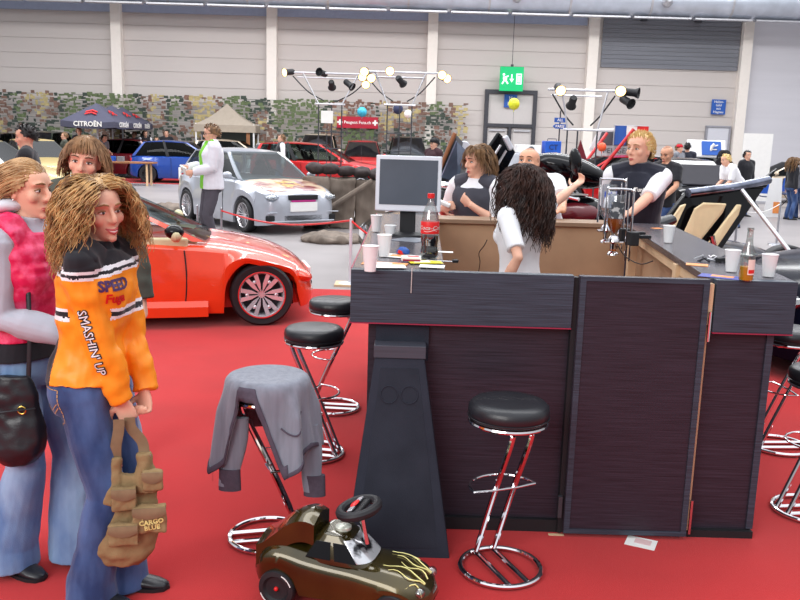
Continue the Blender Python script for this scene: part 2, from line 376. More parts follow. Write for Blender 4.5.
# duct
du = thing('ventilation_duct', 'long silver spiral ventilation duct running under the roof along the back wall', 'duct', (0, 34.6, 7.28))
pr = []; x = -22
Ra = rotm((0, 90, 0)); a = MB(); n = 0; prof = []
while x < 24:
    r = .62 + (.03 if n % 24 == 0 else (.008 if n % 2 else 0)); prof.append((r, x)); x += .11; n += 1
a.lathe(prof, (0, 0, 0), 28, Ra)
md = mat('galvanised_duct', (206, 213, 226), .38, .6, var=.1, scale=2)
a.build('duct_tube', md, du, 60)
for k in range(-7, 8): MB().lathe([(.655, -.04), (.655, .04)], (k * 3.1, 0, 0), 28, Ra).build('joint_ring', M['alu'], du, 30)
a = MB()
for k in range(-9, 10): a.box((k * 2.35 + .4, -.25, -.66), (2.2, .3, .06))
a.build('cable_tray', M['alu'], du, 0)
for k, (px, py) in enumerate(((517, -2), (667, 3))):
    p = P(px, py, 33.9); s = thing('ceiling_spotlight', ('small round spotlight fixed under the duct above the third wall column from the left' if k == 0 else 'small round spotlight fixed under the duct above the dark louvre panel'), 'spotlight', p)
    MB().lathe([(.17, -.05), (.2, .1), (.1, .3)], (0, 0, 0), 16, (70, 0, 0)).build('housing', M['alu'], s)
    MB().lathe([(.02, -.06), (.12, -.06), (.12, -.04)], (0, 0, 0), 14, (70, 0, 0)).build('lens', M['darkmetal'], s)
# double door
d0 = P(485, 90, WY).x; d1 = P(537, 92, WY).x; dh = 3.85; dm = (d0 + d1) / 2; dw = (d1 - d0)
mdoor = mat('door_leaf_grey', (196, 190, 188), .55, var=.02)
dr = bpy.data.objects.new('door_1', None); COL.objects.link(dr); dr.location = (dm, WY - .12, 0); dr['kind'] = 'structure'
a = MB(); fw = .16
for x in (-dw / 2 + fw / 2, dw / 2 - fw / 2): a.box((x, 0, dh / 2), (fw, .2, dh))
a.box((0, 0, dh - fw / 2), (dw - 2 * fw, .2, fw)); a.box((0, 0, 2.42), (dw - 2 * fw, .2, .14)); a.box((0, -.02, 1.18), (.12, .16, 2.36))
a.build('frame', M['dgrey'], dr, 0)
for s in (-1, 1):
    l = MB().box((s * (dw / 4 - .03), .02, 1.18), (dw / 2 - .25, .06, 2.3)).build('door_leaf', mdoor, dr, 0)
    MB().box((s * .16, -.06, 1.1), (.04, .06, .3)).build('handle', M['bluepl'], l, 0)
    MB().box((s * (dw / 4 - .03), -.06, 2.22), (dw / 2 - .4, .05, .07)).build('door_closer', M['alu'], l, 0)
MB().box((0, .02, 3.08), (dw - .3, .06, 1.2)).build('transom_panel', mdoor, dr, 0)
sx = P(729, 128, WY).x; s0 = P(706, 128, WY).x
dr2 = bpy.data.objects.new('door_2', None); COL.objects.link(dr2); dr2.location = ((sx + s0) / 2, WY - .08, 0); dr2['kind'] = 'structure'
a = MB(); w = sx - s0
for x in (-w / 2, w / 2): a.box((x, 0, 1.3), (.07, .16, 2.6))
a.box((0, 0, 2.62), (w + .07, .16, .07)); a.build('frame', mat('grey_door_frame', (150, 150, 158), .5), dr2, 0)
l = MB().box((0, 0, 1.29), (w - .08, .08, 2.58)).build('door_leaf', mat('door_leaf_pale', (206, 206, 214), .5, var=.02), dr2, 0)
MB().box((0, -.06, 1.75), (.36, .02, .26)).build('notice', M['paper'], l, 0)
# exit sign
p = P(511.5, 79, 35.3)
ex = thing('exit_sign', 'green illuminated emergency exit sign hanging above the double door', 'sign', p)
w = .95; MB().box((0, 0, 0), (w, .12, .95)).build('sign_box', M['signgreen'], ex, 0, .01)
a = MB()
a.box((-.27, 0, .02), (.16, .02, .12)); a.ball((-.32, 0, .16), (.05, .02, .05)); a.box((-.33, 0, -.12), (.06, .02, .2), (0, 30, 0)); a.box((-.2, 0, -.12), (.06, .02, .2), (0, -35, 0)); a.box((-.22, 0, .08), (.2, .02, .05), (0, -20, 0))
a.box((.0, 0, .08), (.05, .02, .2)); a.prism([(-.09, -.01, 0), (.09, -.01, 0), (0, -.01, -.14)], (0, .02, 0))
for dx in (.2, .38): a.box((dx, 0, 0), (.04, .02, .4))
a.box((.29, 0, .19), (.22, .02, .04)); a.box((.29, 0, -.19), (.22, .02, .04)); a.box((.29, 0, 0), (.1, .02, .26))
for v in a.v: v.y -= .075
a.build('pictogram', M['signwhite'], ex, 0)
a = MB(); a.tube([(0, 0, .47), (0, 0, 3.2)], .012, 5); a.box((0, 0, .52), (.1, .1, .1)); a.build('hanging_rod', M['dgrey'], ex)
def plate_sign(name, label, px, py, Y, w, h, m, lines, tm, cat='sign', size=.2):
    p = P(px, py, Y); t = thing(name, label, cat, p)
    MB().box((0, 0, 0), (w, .03, h)).build('panel', m, t, 0)
    a = MB(); n = len(lines)
    for i, s in enumerate(lines):
        tm_ = textmb(s, size, .004); mx = frame((0, -.02, h * (.5 - (i + .5) / n) * .9), (1, 0, 0), (0, 0, 1)); a.merge(tm_, mx)
    a.build('lettering', tm, t, 0); return t
plate_sign('wall_sign', 'blue wall sign with four lines of white text beside the right door', 718.5, 107, WY - .1, .58, .6, M['signblue'], ['Hallen-', 'tafel', 'mit', 'Hagnau'], M['paper'], size=.14)
plate_sign('door_sign', 'blue notice with white lines on the panel over the double door', 510.5, 101, WY - .22, .52, .52, M['signblue'], ['H', 'H2'], M['paper'], size=.2)
# ------------------------------------------------------------ carpet
cp = MB(); cy = 9.72
cp.bx((-6.5, -3, 0), (5.2, cy, .012)); o = cp.build('carpet', M['carpet'], None, 0)
tag(o, 'large bright red carpet covering the floor under the bar and stools', 'carpet')
# ------------------------------------------------------------ camouflage net (uncountable scraps)
mesh = MB(); random.seed(3)
x0 = -21; x1 = P(466, 110, 35.7).x
x = x0
while x < x1:
    zz = .05
    while zz < 3.2:
        q = Vector((x * .75, 3, zz * .55)); c = noise.noise(q) + .4 * noise.noise(q * 2.7)
        mi = 0 if c > .12 else (1 if c > -.08 else (2 if c > -.3 else 3))
        if random.random() < .88:
            w = random.uniform(.08, .24); h = random.uniform(.06, .15); jx = random.uniform(-.07, .07); jz = random.uniform(-.05, .05)
            zt_ = min(zz + jz, 3.12 + random.uniform(-.05, .06)); b = random.uniform(-.04, .04)
            mesh.add([(x + jx, 35.52 + b, zt_), (x + jx + w, 35.52 - b, zt_ + random.uniform(-.03, .03)), (x + jx + w, 35.50 - b, zt_ + h), (x + jx, 35.50 + b, zt_ + h)], [(0, 1, 2, 3)], mi)
        zz += .125
    x += .19
z = 0
for k in range(14): mesh.tube([(x0, 35.56, .1 + k * .235), (x1, 35.56, .1 + k * .235)], .012, 3, mi=1)
o = mesh.build('camouflage_net', [M['camo_g'], M['camo_d'], M['camo_b'], M['camo_y']], None, 0, fix=False)
tag(o, 'long camouflage net of green and brown scraps hung along the back wall', 'camouflage net', kind='stuff')

# ============================================================ THE BAR
ZT = 1.20; YF = 3.57; XL = -.212; XR = 1.69
def slab(name, pts, th, m, parent, ztop, bev=.003):
    a = MB(); a.prism([(x, y, ztop - th) for x, y in pts], (0, 0, th)); return a.build(name, m, parent, 0, bev)
# left front unit
u = thing('bar_cabinet', 'dark ribbed front cabinet of the bar on the left, behind the tapered felt block', 'bar cabinet', (0, YF, 0))
MB().bx((-.135, .06, .07), (.755, .42, .97)).build('body', M['black_wood_v'], u, 0, .003)
MB().bx((-.12, .04, 0), (.745, .40, .07)).build('plinth', M['black'], u, 0)
MB().bx((XL, 0, .972), (.738, .05, ZT)).build('fascia', M['black_wood'], u, 0, .002)
MB().bx((XL, -.003, .967), (.738, .05, .972)).build('edge_band', M['pink_edge'], u, 0)
MB().bx((-.1, .035, .80), (.13, .06, .955)).build('lit_face_block', M['felt'], u, 0)  # paler block, reflected light on the cabinet face put into its colour
# middle panel
u = thing('bar_cabinet', 'full height black wood front in the middle of the bar', 'bar cabinet', (0, YF, 0))
MB().bx((.762, .0, .025), (1.318, .035, ZT)).build('panel', M['black_wood_v'], u, 0, .002)
a = MB(); a.bx((.765, -.006, ZT - .02), (1.315, 0, ZT)); a.bx((.765, -.006, .03), (1.315, 0, .05)); a.bx((1.29, -.006, .05), (1.315, 0, ZT - .02)); a.bx((.765, -.006, .05), (.79, 0, ZT - .02)); a.build('frame', M['black_wood'], u, 0)
MB().bx((.742, .02, .02), (.762, .06, ZT - .01)).build('side_strip', M['black'], u, 0)
MB().bx((.735, .0, .10), (.752, .02, .20)).build('hinge', M['dgrey'], u, 0)
# right unit
u = thing('bar_cabinet', 'dark ribbed cabinet at the right end of the bar front, under the beer bottle', 'bar cabinet', (0, YF, 0))
MB().bx((1.335, .06, .04), (1.63, .42, .97)).build('body', M['black_wood_v'], u, 0, .003)
MB().bx((1.325, .03, 0), (1.63, .40, .045)).build('plinth', M['black'], u, 0)
MB().bx((1.345, 0, .972), (XR, .05, ZT)).build('fascia', M['black_wood'], u, 0, .002)
MB().bx((1.345, -.003, .967), (XR, .05, .972)).build('edge_band', M['pink_edge'], u, 0)
MB().bx((1.326, .03, .04), (1.336, .05, ZT - .2)).build('pale_edge', M['mdf'], u, 0); MB().bx((1.322, .012, ZT - .2), (1.34, .05, ZT - .02)).build('pine_edge', M['pine'], u, 0)
for z0, z1 in ((.04, .2), (.93, 1.06)): MB().tube([(1.331, .004, z0), (1.331, .004, z1)], .007, 8).build('hinge', M['chrome'], u)
MB().bx((1.605, .05, .05), (1.635, .058, .96)).build('side_trim', M['black_wood'], u, 0)
# left arm
gl = [G(353, 267, ZT), G(378, 214, ZT), G(432, 214, ZT), G(449, 268, ZT)]
YB = 6.35
top = [(XL, YF), (XL + .03, YB), (.24, YB), (.20, YF + .052)]
top = [(XL, YF + .052), (XL + .02, YB), (.25, YB), (.19, YF + .052)]
u = thing('bar_counter', 'left arm of the bar counter with flyers, cups, monitor and bottle on it', 'counter', (0, 0, 0))
slab('counter_top', top, .03, M['counter'], u, ZT)
a = MB(); a.prism([(top[0][0] - .003, top[0][1], ZT - .03), (top[1][0] - .003, top[1][1], ZT - .03), (top[1][0] - .003, top[1][1], ZT + .001), (top[0][0] - .003, top[0][1], ZT + .001)], (.006, 0, 0)); a.build('edge_band', M['pink_edge'], u, 0)
MB().bx((XL + .07, YF + .45, 0), (.15, YB - .05, ZT - .03)).build('body', M['black_wood_v'], u, 0)
MB().bx((.13, YF + .45, .9), (.17, YB - .1, ZT - .03)).build('inner_rail', M['mdf'], u, 0)
# right arm
u = thing('bar_counter', 'right arm of the bar counter with three plastic cups and a beer bottle', 'counter', (0, 0, 0))
RT = [(1.33, YF + .052), (1.60, 6.15), (1.93, 6.15), (XR, YF + .052)]
slab('counter_top', RT, .035, M['counter'], u, ZT)
MB().prism([(1.47, YF + .45, 0), (1.72, 6.05, 0), (1.86, 6.05, 0), (1.62, YF + .45, 0)], (0, 0, ZT - .035)).build('body', M['black_wood_v'], u, 0)
MB().prism([(1.46, YF + .45, .5), (1.66, 6.0, .5), (1.68, 6.0, .5), (1.48, YF + .45, .5)], (0, 0, ZT - .036 - .5)).build('inner_board', M['mdf'], u, 0)
for (x, y) in ((1.42, 4.3), (1.56, 5.72)): MB().box((x, y, .6), (.055, .05, 1.13)).build('post', M['pine'], u, 0, .003)
MB().prism([(1.345, YF + .06, 1.11), (1.60, 6.0, 1.11), (1.62, 6.0, 1.11), (1.365, YF + .06, 1.11)], (0, 0, .05)).build('rail', M['pine'], u, 0)
# back board
u = thing('bar_counter', 'pale brown board counter closing the back of the bar', 'counter', (0, 0, 0))
MB().bx((.26, 6.08, .02), (1.61, 6.11, ZT - .03)).build('inner_board', M['mdf'], u, 0)
MB().bx((.26, 6.05, ZT - .03), (1.59, 6.34, ZT)).build('counter_top', mat('board_top', (150, 120, 96), .5, var=.06), u, 0, .003)
MB().bx((-.1, 6.36, .02), (1.6, 6.4, ZT - .035)).build('outer_board', M['black_wood_v'], u, 0)
# tapered felt block
u = thing('speaker_block', 'tall tapered charcoal felt covered block leaning against the bar front', 'block', (0, 0, 0))
b0, b1, t0, t1 = -.205, .243, -.10, .112
yb, yt, zt_ = 3.33, 3.52, .83
def fr(z, off=0):
    t = z / zt_; return (b0 + (t0 - b0) * t, b1 + (t1 - b1) * t, yb + (yt - yb) * t + off)
a = MB(); rings = []
for z in (.0, .02, zt_ - .01, zt_):
    l, r, y = fr(z); rings.append([(l, y, z), (r, y, z), (r, YF + .05, z), (l, YF + .05, z)])
a.loft(rings); a.build('block', M['felt'], u, 0, .006)
a = MB()
def pt(s, z, off):
    l, r, y = fr(z); return Vector((l + (r - l) * s, y - off, z))
a.prism([pt(.1, .05, .0), pt(.9, .05, .0), pt(.86, .79, .0), pt(.14, .79, .0)], (0, -.0015, 0)); a.build('front_panel', mat('black_grille_cloth', (48, 51, 60), .95, var=.12, bump=.3, bscale=400, spec=.1), u, 0, .002)
for s in (.33, .67):
    c = pt(s, .68, .004); MB().tube([c + Vector((.036 * cos(i * pi / 15), -.23 * .036 * -sin(i * pi / 15), .036 * sin(i * pi / 15))) for i in range(30)], .0022, 5, True).build('ring', M['felt'], u)
MB().bx((-.105, 3.515, .83), (.117, 3.62, .885)).build('cap', mat('grey_laminate', (66, 68, 78), .5, var=.15, scale=3, stretch=(1, 1, 60)), u, 0, .003)

# ============================================================ STOOLS
def make_stool():
    t = thing('bar_stool', 'x', 'bar stool', (0, 0, 0), 0, None)
    a = MB(); a.lathe([(.0, .650), (.145, .650), (.158, .660), (.163, .684), (.160, .710), (.145, .724), (.11, .730), (.0, .731)], (0, 0, 0), 40)
    s = a.build('seat', M['leather'], t, 60)
    MB().tube([(.161 * cos(i * pi / 20), .161 * sin(i * pi / 20), .667) for i in range(40)], .0035, 6, True).build('piping', M['leather'], s)
    a = MB(); a.tube([(.153 * cos(i * pi / 20), .153 * sin(i * pi / 20), .645) for i in range(40)], .009, 8, True); a.build('seat_ring', M['chrome'], t)
    MB().box((0, 0, .641), (.12, .22, .008)).build('seat_plate', M['black'], t, 0)
    for sx in (-1, 1):
        x = sx * .042
        a = MB(); a.tube(bez([(x, .1, .632), (x, -.06, .630), (x, -.098, .622), (x, -.105, .59), (x, .02, .31), (x, .128, .05), (x, .142, .018), (x, .11, .012), (x, -.156, .012)], 6), .0125, 10); a.build('leg', M['chrome'], t)
    a = MB(); a.tube([(.165 * cos(i * pi / 24), .165 * sin(i * pi / 24), .0125) for i in range(48)], .0115, 10, True); a.build('base_ring', M['chrome'], t)
    a = MB(); pts = [(-.14, .0, .36)] + [(.14 * cos(pi - i * pi / 14), .005 + .135 * sin(pi - i * pi / 14), .36) for i in range(1, 14)] + [(.14, .0, .36)]
    a.tube(pts + [(.05, -.012, .36), (-.05, -.012, .36)], .006, 8, True); a.build('footrest', M['chrome'], t)
    return t
stool = make_stool()
SG = 'bar stools around the bar'
for i, (px, py, rz, lb) in enumerate([
    (500, 572, 22, 'black round chrome bar stool standing alone in front of the dark bar panels'),
    (268, 540, -75, 'chrome bar stool with the grey cardigan draped over its seat'),
    (313, 456, -100, 'black round chrome bar stool directly behind the cardigan-draped stool'),
    (333, 410, 85, 'black round chrome bar stool beside the left bar corner, farthest from the viewer'),
    (778, 449, 95, 'black chrome bar stool half hidden behind the right end of the bar'),
    (808, 514, 100, 'black chrome bar stool at the right photo edge, nearest to the viewer there')]):
    o = stool if i == 0 else copy_tree(stool)
    o.location = G(px, py, 0.0); o.location.z = .012; o.rotation_euler.z = radians(rz); o['label'] = lb; o['group'] = SG
CST = G(268, 540)
# ============================================================ CARDIGAN draped on the second stool
def cardigan():
    t = thing('cardigan', 'heather grey knitted cardigan with purple-grey ribbing draped over a bar stool', 'cardigan', (CST.x, CST.y, -.006), 0)
    # drape: polar surface from the seat centre outwards then down
    def hem(a):
        # a: angle, 0=+x(right) 90=back 180=left 270=front
        a = a % 360
        return interp([(0, .30), (40, .34), (90, .30), (150, .30), (180, .30), (205, .40), (222, .34), (238, .06), (262, .06), (280, .22), (296, .38), (318, .32), (340, .28), (360, .30)], a)
    def surf(a, s):
        R0 = .168; h = hem(a); tot = R0 + h; d = s * tot; ar = radians(a)
        if d < R0 - .02: r = d; z = .760
        elif d < R0 + .03:
            k = (d - R0 + .02) / .05; r = R0 - .02 + .03 * sin(k * pi / 2); z = .760 - .035 * (1 - cos(k * pi / 2))
        else:
            e = d - R0 - .03; r = R0 + .012 + e * .12 + .020 * min(1, e / .1) * sin(ar * 7 + 1 + 2 * e) + .01 * min(1, e / .1) * sin(ar * 13); z = .725 - e
        return Vector((r * cos(ar), r * sin(ar), z))
    N = 150; K = 34; a = MB(); v = []; f = []; mi = []
    for i in range(N):
        for k in range(1, K + 1): v.append(surf(i * 360 / N, k / K))
    for i in range(N):
        for k in range(K - 1):
            p = i * K + k; q = ((i + 1) % N) * K + k; f.append((p, q, q + 1, p + 1)); mi.append(0)
    v.append(Vector((0, 0, .760)))
    for i in range(N): f.append((len(v) - 1, ((i + 1) % N) * K, i * K)); mi.append(0)
    a.add(v, f); o = a.build('knit_body', M['cardigan'], t, 0, solid=.006); 
    for p in o.data.polygons: p.use_smooth = True
    # rib bands following the hem
    def band(a0, a1, wdt, name='rib_hem'):
        b = MB(); vs = []; n = 40
        for i in range(n + 1):
            an = a0 + (a1 - a0) * i / n; h = hem(an) + .168
            for q in range(4):
                s = 1 + .01 - (wdt * (3 - q) / 3) / h; pp = surf(an, min(s, 1.02)); rr = Vector((cos(radians(an)), sin(radians(an)), 0)) * .005; vs.append(pp + rr)
        fs = [(i * 4 + j, i * 4 + j + 1, i * 4 + 4 + j + 1, i * 4 + 4 + j) for i in range(n) for j in range(3)]
        b.add(vs, fs); b.build(name, M['cardigan_trim'], t, 60, solid=.008)
    band(228, 300, .055); band(300, 356, .018); band(185, 228, .03)
    # sleeves hanging
    def sleeve(x, y, z0, z1, dx, name='sleeve'):
        b = MB(); rr = []
        for i in range(12):
            k = i / 11; z = z0 + (z1 - z0) * k; cx = x + dx * k + .008 * sin(5 * k); w = .052 - .012 * k; d = .018
            rr.append([Vector((cx + w * cos(q * pi / 8), y + d * sin(q * pi / 8) + .005 * sin(4 * k), z)) for q in range(16)])
        b.loft(rr); s = b.build(name, M['cardigan'], t, 60)
        c = MB(); rr = []
        for k in (0, .5, 1):
            z = z1 + .075 - .095 * k; rr.append([Vector((x + dx + (.045 + .003 * k) * cos(q * pi / 8), y + .023 * sin(q * pi / 8), z)) for q in range(16)])
        c.loft(rr); c.build('cuff', M['cardigan_trim'], s, 60)
    sleeve(-.115, -.10, .60, .30, -.03); sleeve(.165, -.02, .55, .25, .04)
    # pocket edge
    b = MB(); pts = [surf(an, .62 + .10 * sin((an - 296) / 34 * pi)) + Vector((0, -.008, 0)) for an in [296 + i * 2 for i in range(18)]]
    b.tube(pts, .004, 6); b.build('pocket_edge', M['cardigan_trim'], t)
    b = MB(); p = surf(208, 1); b.box(p + Vector((0, -.01, -.02)), (.006, .004, .04)); b.build('zip_pull', M['chrome'], t)
cardigan()
# ============================================================ THINGS ON THE COUNTER
def on(px, py, z=ZT): v = G(px, py, z); return v
def cup(px, py, lb, h=.10):
    p = on(px, py); t = thing('plastic_cup', lb, 'cup', p, 0, 'white plastic cups on the bar')
    a = MB(); a.lathe([(.0, .004), (.0235, .004), (.034, h - .002), (.0345, h), (.033, h), (.0225, .008), (0, .008)], (0, 0, 0), 28); o = a.build('cup_body', M['white_pl'], t, 50)
    MB().tube([(.0345 * cos(i * pi / 12), .0345 * sin(i * pi / 12), h) for i in range(24)], .0018, 6, True).build('rim', M['white_pl'], t)
    for k in range(3): MB().tube([((.0245 + .0025 * k) * cos(i * pi / 12), (.0245 + .0025 * k) * sin(i * pi / 12), .02 + k * .022) for i in range(24)], .0007, 4, True).build('ridge', M['white_pl'], t)
cup(370, 272, 'white plastic cup at the front left corner of the bar, nearest the viewer there', .11)
cup(384, 257, 'white plastic cup just behind the one at the front left bar corner', .105)
cup(376, 232, 'white plastic cup on the left arm under the left edge of the monitor')
cup(390, 236, 'short white plastic cup in front of the monitor base', .06)
cup(668, 243, 'white plastic cup standing farthest back on the right counter arm, by the vest man')
cup(731, 272, 'white plastic cup immediately left of the beer bottle')
cup(768, 277, 'white plastic cup at the right end corner of the bar, right of the beer bottle')
def cola():
    p = on(429, 258); t = thing('cola_bottle', 'large plastic cola bottle with red cap and red label on the left counter arm', 'bottle', p); t.scale = (.98, .98, .84)
    prof = [(.0, .003), (.034, .002), (.042, .012), (.044, .04), (.040, .062), (.039, .075), (.043, .10), (.0435, .13), (.043, .20), (.040, .235), (.030, .275), (.018, .31), (.0135, .325), (.0135, .345)]
    a = MB(); a.lathe(prof + [(.012, .345), (.0, .344)], (0, 0, 0), 32); a.build('bottle_body', M['clearglass'], t, 60)
    a = MB(); a.lathe([(0, .006), (.032, .006), (.041, .016), (.042, .04), (.038, .062), (.037, .075), (.041, .10), (.0415, .13), (.0, .131)], (0, 0, 0), 32); a.build('cola_filling', M['cola'], t, 60)
    a = MB(); a.lathe([(.0442, .140), (.0446, .142), (.0446, .205), (.044, .207)], (0, 0, 0), 32)
    lb = a.build('label', M['red'], t, 60)
    tm = textmb('Coca-Cola', .031, .0004, shear=.35, bold=.0006); R = .0452; ref = pi * 1.5
    for v in tm.v: an = ref + v.x / R; v.x, v.y, v.z = R * cos(an) * (1 - v.z * 0), R * sin(an), .173 + v.y
    tm.build('lettering', M['paper'], lb, 0)
    a = MB(); a.tube(bez([(R * cos(ref + q / R), R * sin(ref + q / R), .156 + .004 * sin(q * 90)) for q in [-.034 + i * .0068 for i in range(11)]], 2), .0012, 4); a.build('swoosh', M['paper'], lb)
    a = MB(); a.lathe([(0, .336), (.0165, .336), (.0172, .345), (.0168, .362), (0, .363)], (0, 0, 0), 24); a.build('cap', M['red'], t, 60)
cola()
def monitor():
    p = on(407, 236); t = thing('monitor', 'silver framed flat monitor with dark screen standing on the left counter arm', 'monitor', p, -3)
    W, Hh = .375, .315; zc = .30
    a = MB(); a.box((0, 0, zc), (W, .035, Hh), (-4, 0, 0)); a.build('housing', M['silver_pl'], t, 0, .006)
    a = MB(); a.box((0, -.0185, zc + .008), (W - .045, .004, Hh - .06), (-4, 0, 0)); a.build('screen', M['screen'], t, 0)
    a = MB(); a.box((0, .028, zc), (W * .7, .03, Hh * .7), (-4, 0, 0)); a.build('back_shell', M['dgrey'], t, 0, .008)
    a = MB(); a.box((0, .03, .08), (.09, .03, .16)); a.build('neck', M['black'], t, 0, .005)
    a = MB(); a.lathe([(0, 0), (.115, 0), (.112, .012), (.05, .022), (0, .023)], (0, .02, 0), 32); a.build('base', M['black'], t, 40)
    MB().box((.15, -.02, zc - Hh / 2 + .016), (.02, .004, .006)).build('power_button', M['dgrey'], t, 0)
monitor()
def beer():
    p = on(745.5, 281); t = thing('beer_bottle', 'clear glass bottle with a little amber beer near the right corner of the bar', 'bottle', p)
    prof = [(.0, .003), (.026, .002), (.030, .01), (.030, .105), (.028, .125), (.016, .155), (.0135, .175), (.0125, .215), (.014, .217), (.014, .226)]
    MB().lathe(prof + [(.010, .226), (.009, .21), (.0, .209)], (0, 0, 0), 28).build('bottle_body', M['clearglass'], t, 60)
    MB().lathe([(0, .006), (.027, .006), (.028, .012), (.028, .062), (0, .063)], (0, 0, 0), 28).build('beer_filling', M['beer'], t, 60)
    a = MB(); R = .0306
    a.grid(lambda u, v: (R * cos(radians(255 + 85 * u)), R * sin(radians(255 + 85 * u)), .03 + .065 * v), 12, 1); a.build('label', mat('pale_label', (232, 210, 200), .6, var=.02), t, 60)
    a = MB(); R = .0309; a.grid(lambda u, v: (R * cos(radians(262 + 60 * u)), R * sin(radians(262 + 60 * u)), .036 + .016 * v), 12, 1); a.build('label_band', M['red'], t, 60)
beer()
# flyers
def flyer(px, py, w, h, rz, m, lb, m2=None, z=ZT, dz=0, name='flyer', cat='flyer'):
    p = G(px, py, z); t = thing(name, lb, cat, (p.x, p.y, z + .001 + dz), rz, 'flyers lying on the bar' if name == 'flyer' else None)
    MB().box((0, 0, .0008), (w, h, .0015)).build('sheet', m, t, 0)
    if m2: MB().box((w * .05, h * .1, .0018), (w * .55, h * .5, .0006)).build('printed_panel', m2, t, 0)
    return t
mor = mat('flyer_orange', (240, 150, 80), .5, var=.15, scale=30); mye = mat('flyer_yellow', (235, 215, 40), .5, var=.1); mbl = mat('flyer_blue', (60, 70, 160), .5, var=.2, scale=40); mgr = mat('flyer_grey', (120, 124, 134), .5, var=.1)
flyer(385, 264, .09, .2, 80, mor, 'orange and white flyer left of the cigarette packet on the left counter arm', M['paper'])
flyer(402, 257, .12, .17, 70, M['paper'], 'white flyer with orange print behind the cigarette packet', mor, dz=.002)
flyer(425, 263, .10, .15, 100, mye, 'yellow flyer lying beside the cola bottle foot', M['paper'], dz=.004)
flyer(388, 268, .15, .09, 8, M['paper'], 'plain white leaflet at the front edge behind the bar fascia', None, dz=.006)
flyer(432, 268, .11, .08, -6, M['paper'], 'plain white leaflet in front of the cola bottle', None, dz=.006)
flyer(437, 252, .05, .16, 85, M['paper'], 'narrow white sheet immediately right of the cola bottle')
flyer(412, 240, .20, .17, 60, mgr, 'large grey glossy sheet lying in front of the monitor', None)
flyer(657, 228.5, .07, .05, 20, mor, 'small orange flyer at the elbow of the man in the dark vest')
flyer(720, 277, .17, .10, -30, mbl, 'blue and orange flyer left of the white cup by the beer bottle', mor)
flyer(697, 265, .10, .08, -20, mor, 'small orange leaflet near the tangled keys on the right counter arm')
# little ball of wrappers
p = on(403, 255); t = thing('sweet_wrapper', 'crumpled blue and red sweet wrapper on the flyers near the cola bottle', 'wrapper', p + Vector((0, 0, .018)))
me = MB().ball((0, 0, 0), (.032, .026, .02), 12, 8)
for v in me.v: v += v.normalized() * .008 * noise.noise(v * 120)
me.build('foil', M['signblue'], t, 20)
MB().box((-.01, -.02, -.003), (.03, .012, .016), (10, 20, 30)).build('red_stripe', M['red'], t, 0)
# cigarette packet
p = on(411, 262); t = thing('cigarette_packet', 'small white and red cigarette packet at the front edge of the left counter arm', 'packet', p + Vector((0, 0, .008)), 4)
MB().box((0, 0, .008), (.088, .055, .020)).build('box', M['paper'], t, 0, .002); MB().box((0, -.0285, .004), (.08, .002, .008)).build('red_band', mat('maroon', (150, 30, 60), .5), t, 0)
MB().box((.01, 0, .0186), (.05, .03, .001)).build('panel', M['red'], t, 0)
# hanging stick in front of the fascia
t = tag(MB().tube([P(412, 268, YF - .006), P(411, 293, YF - .006)], .0024, 6).build('paper_strip', mat('pale_strip', (190, 180, 176), .6)), 'thin pale strip hanging over the front fascia below the cigarette packet', 'strip')
# ashtray / glass disc & keys on the left arm
p = on(436, 262); t = thing('bottle_opener', 'flat metal bottle opener with a dark knob near the cola bottle', 'bottle opener', p + Vector((0, 0, .004)), -10)
MB().box((.02, 0, .002), (.13, .02, .004)).build('blade', M['steel'], t, 0, .001); MB().lathe([(0, 0), (.014, 0), (.016, .012), (0, .016)], (.09, -.012, 0), 16).build('knob', M['black'], t)
# keys on right arm
p = on(712, 262); t = thing('key_bunch', 'tangled bunch of dark keys and tools on the right counter arm', 'keys', p, 10)
random.seed(5)
for k in range(7):
    x = -.07 + k * .024; MB().box((x, random.uniform(-.02, .02), .008 + random.uniform(0, .02)), (.05, .012, .008), (random.uniform(-20, 20), random.uniform(-30, 30), random.uniform(0, 180))).build('key', M['dgrey'] if k % 3 else M['steel'], t, 0, .001)
MB().tube([(.02 * cos(i * pi / 8), .02 * sin(i * pi / 8), .025 + .006 * sin(i)) for i in range(16)], .002, 6, True).build('key_ring', M['chrome'], t)
MB().box((.06, -.01, .012), (.09, .03, .022), (0, 0, 8)).build('fob', M['black'], t, 0, .004)
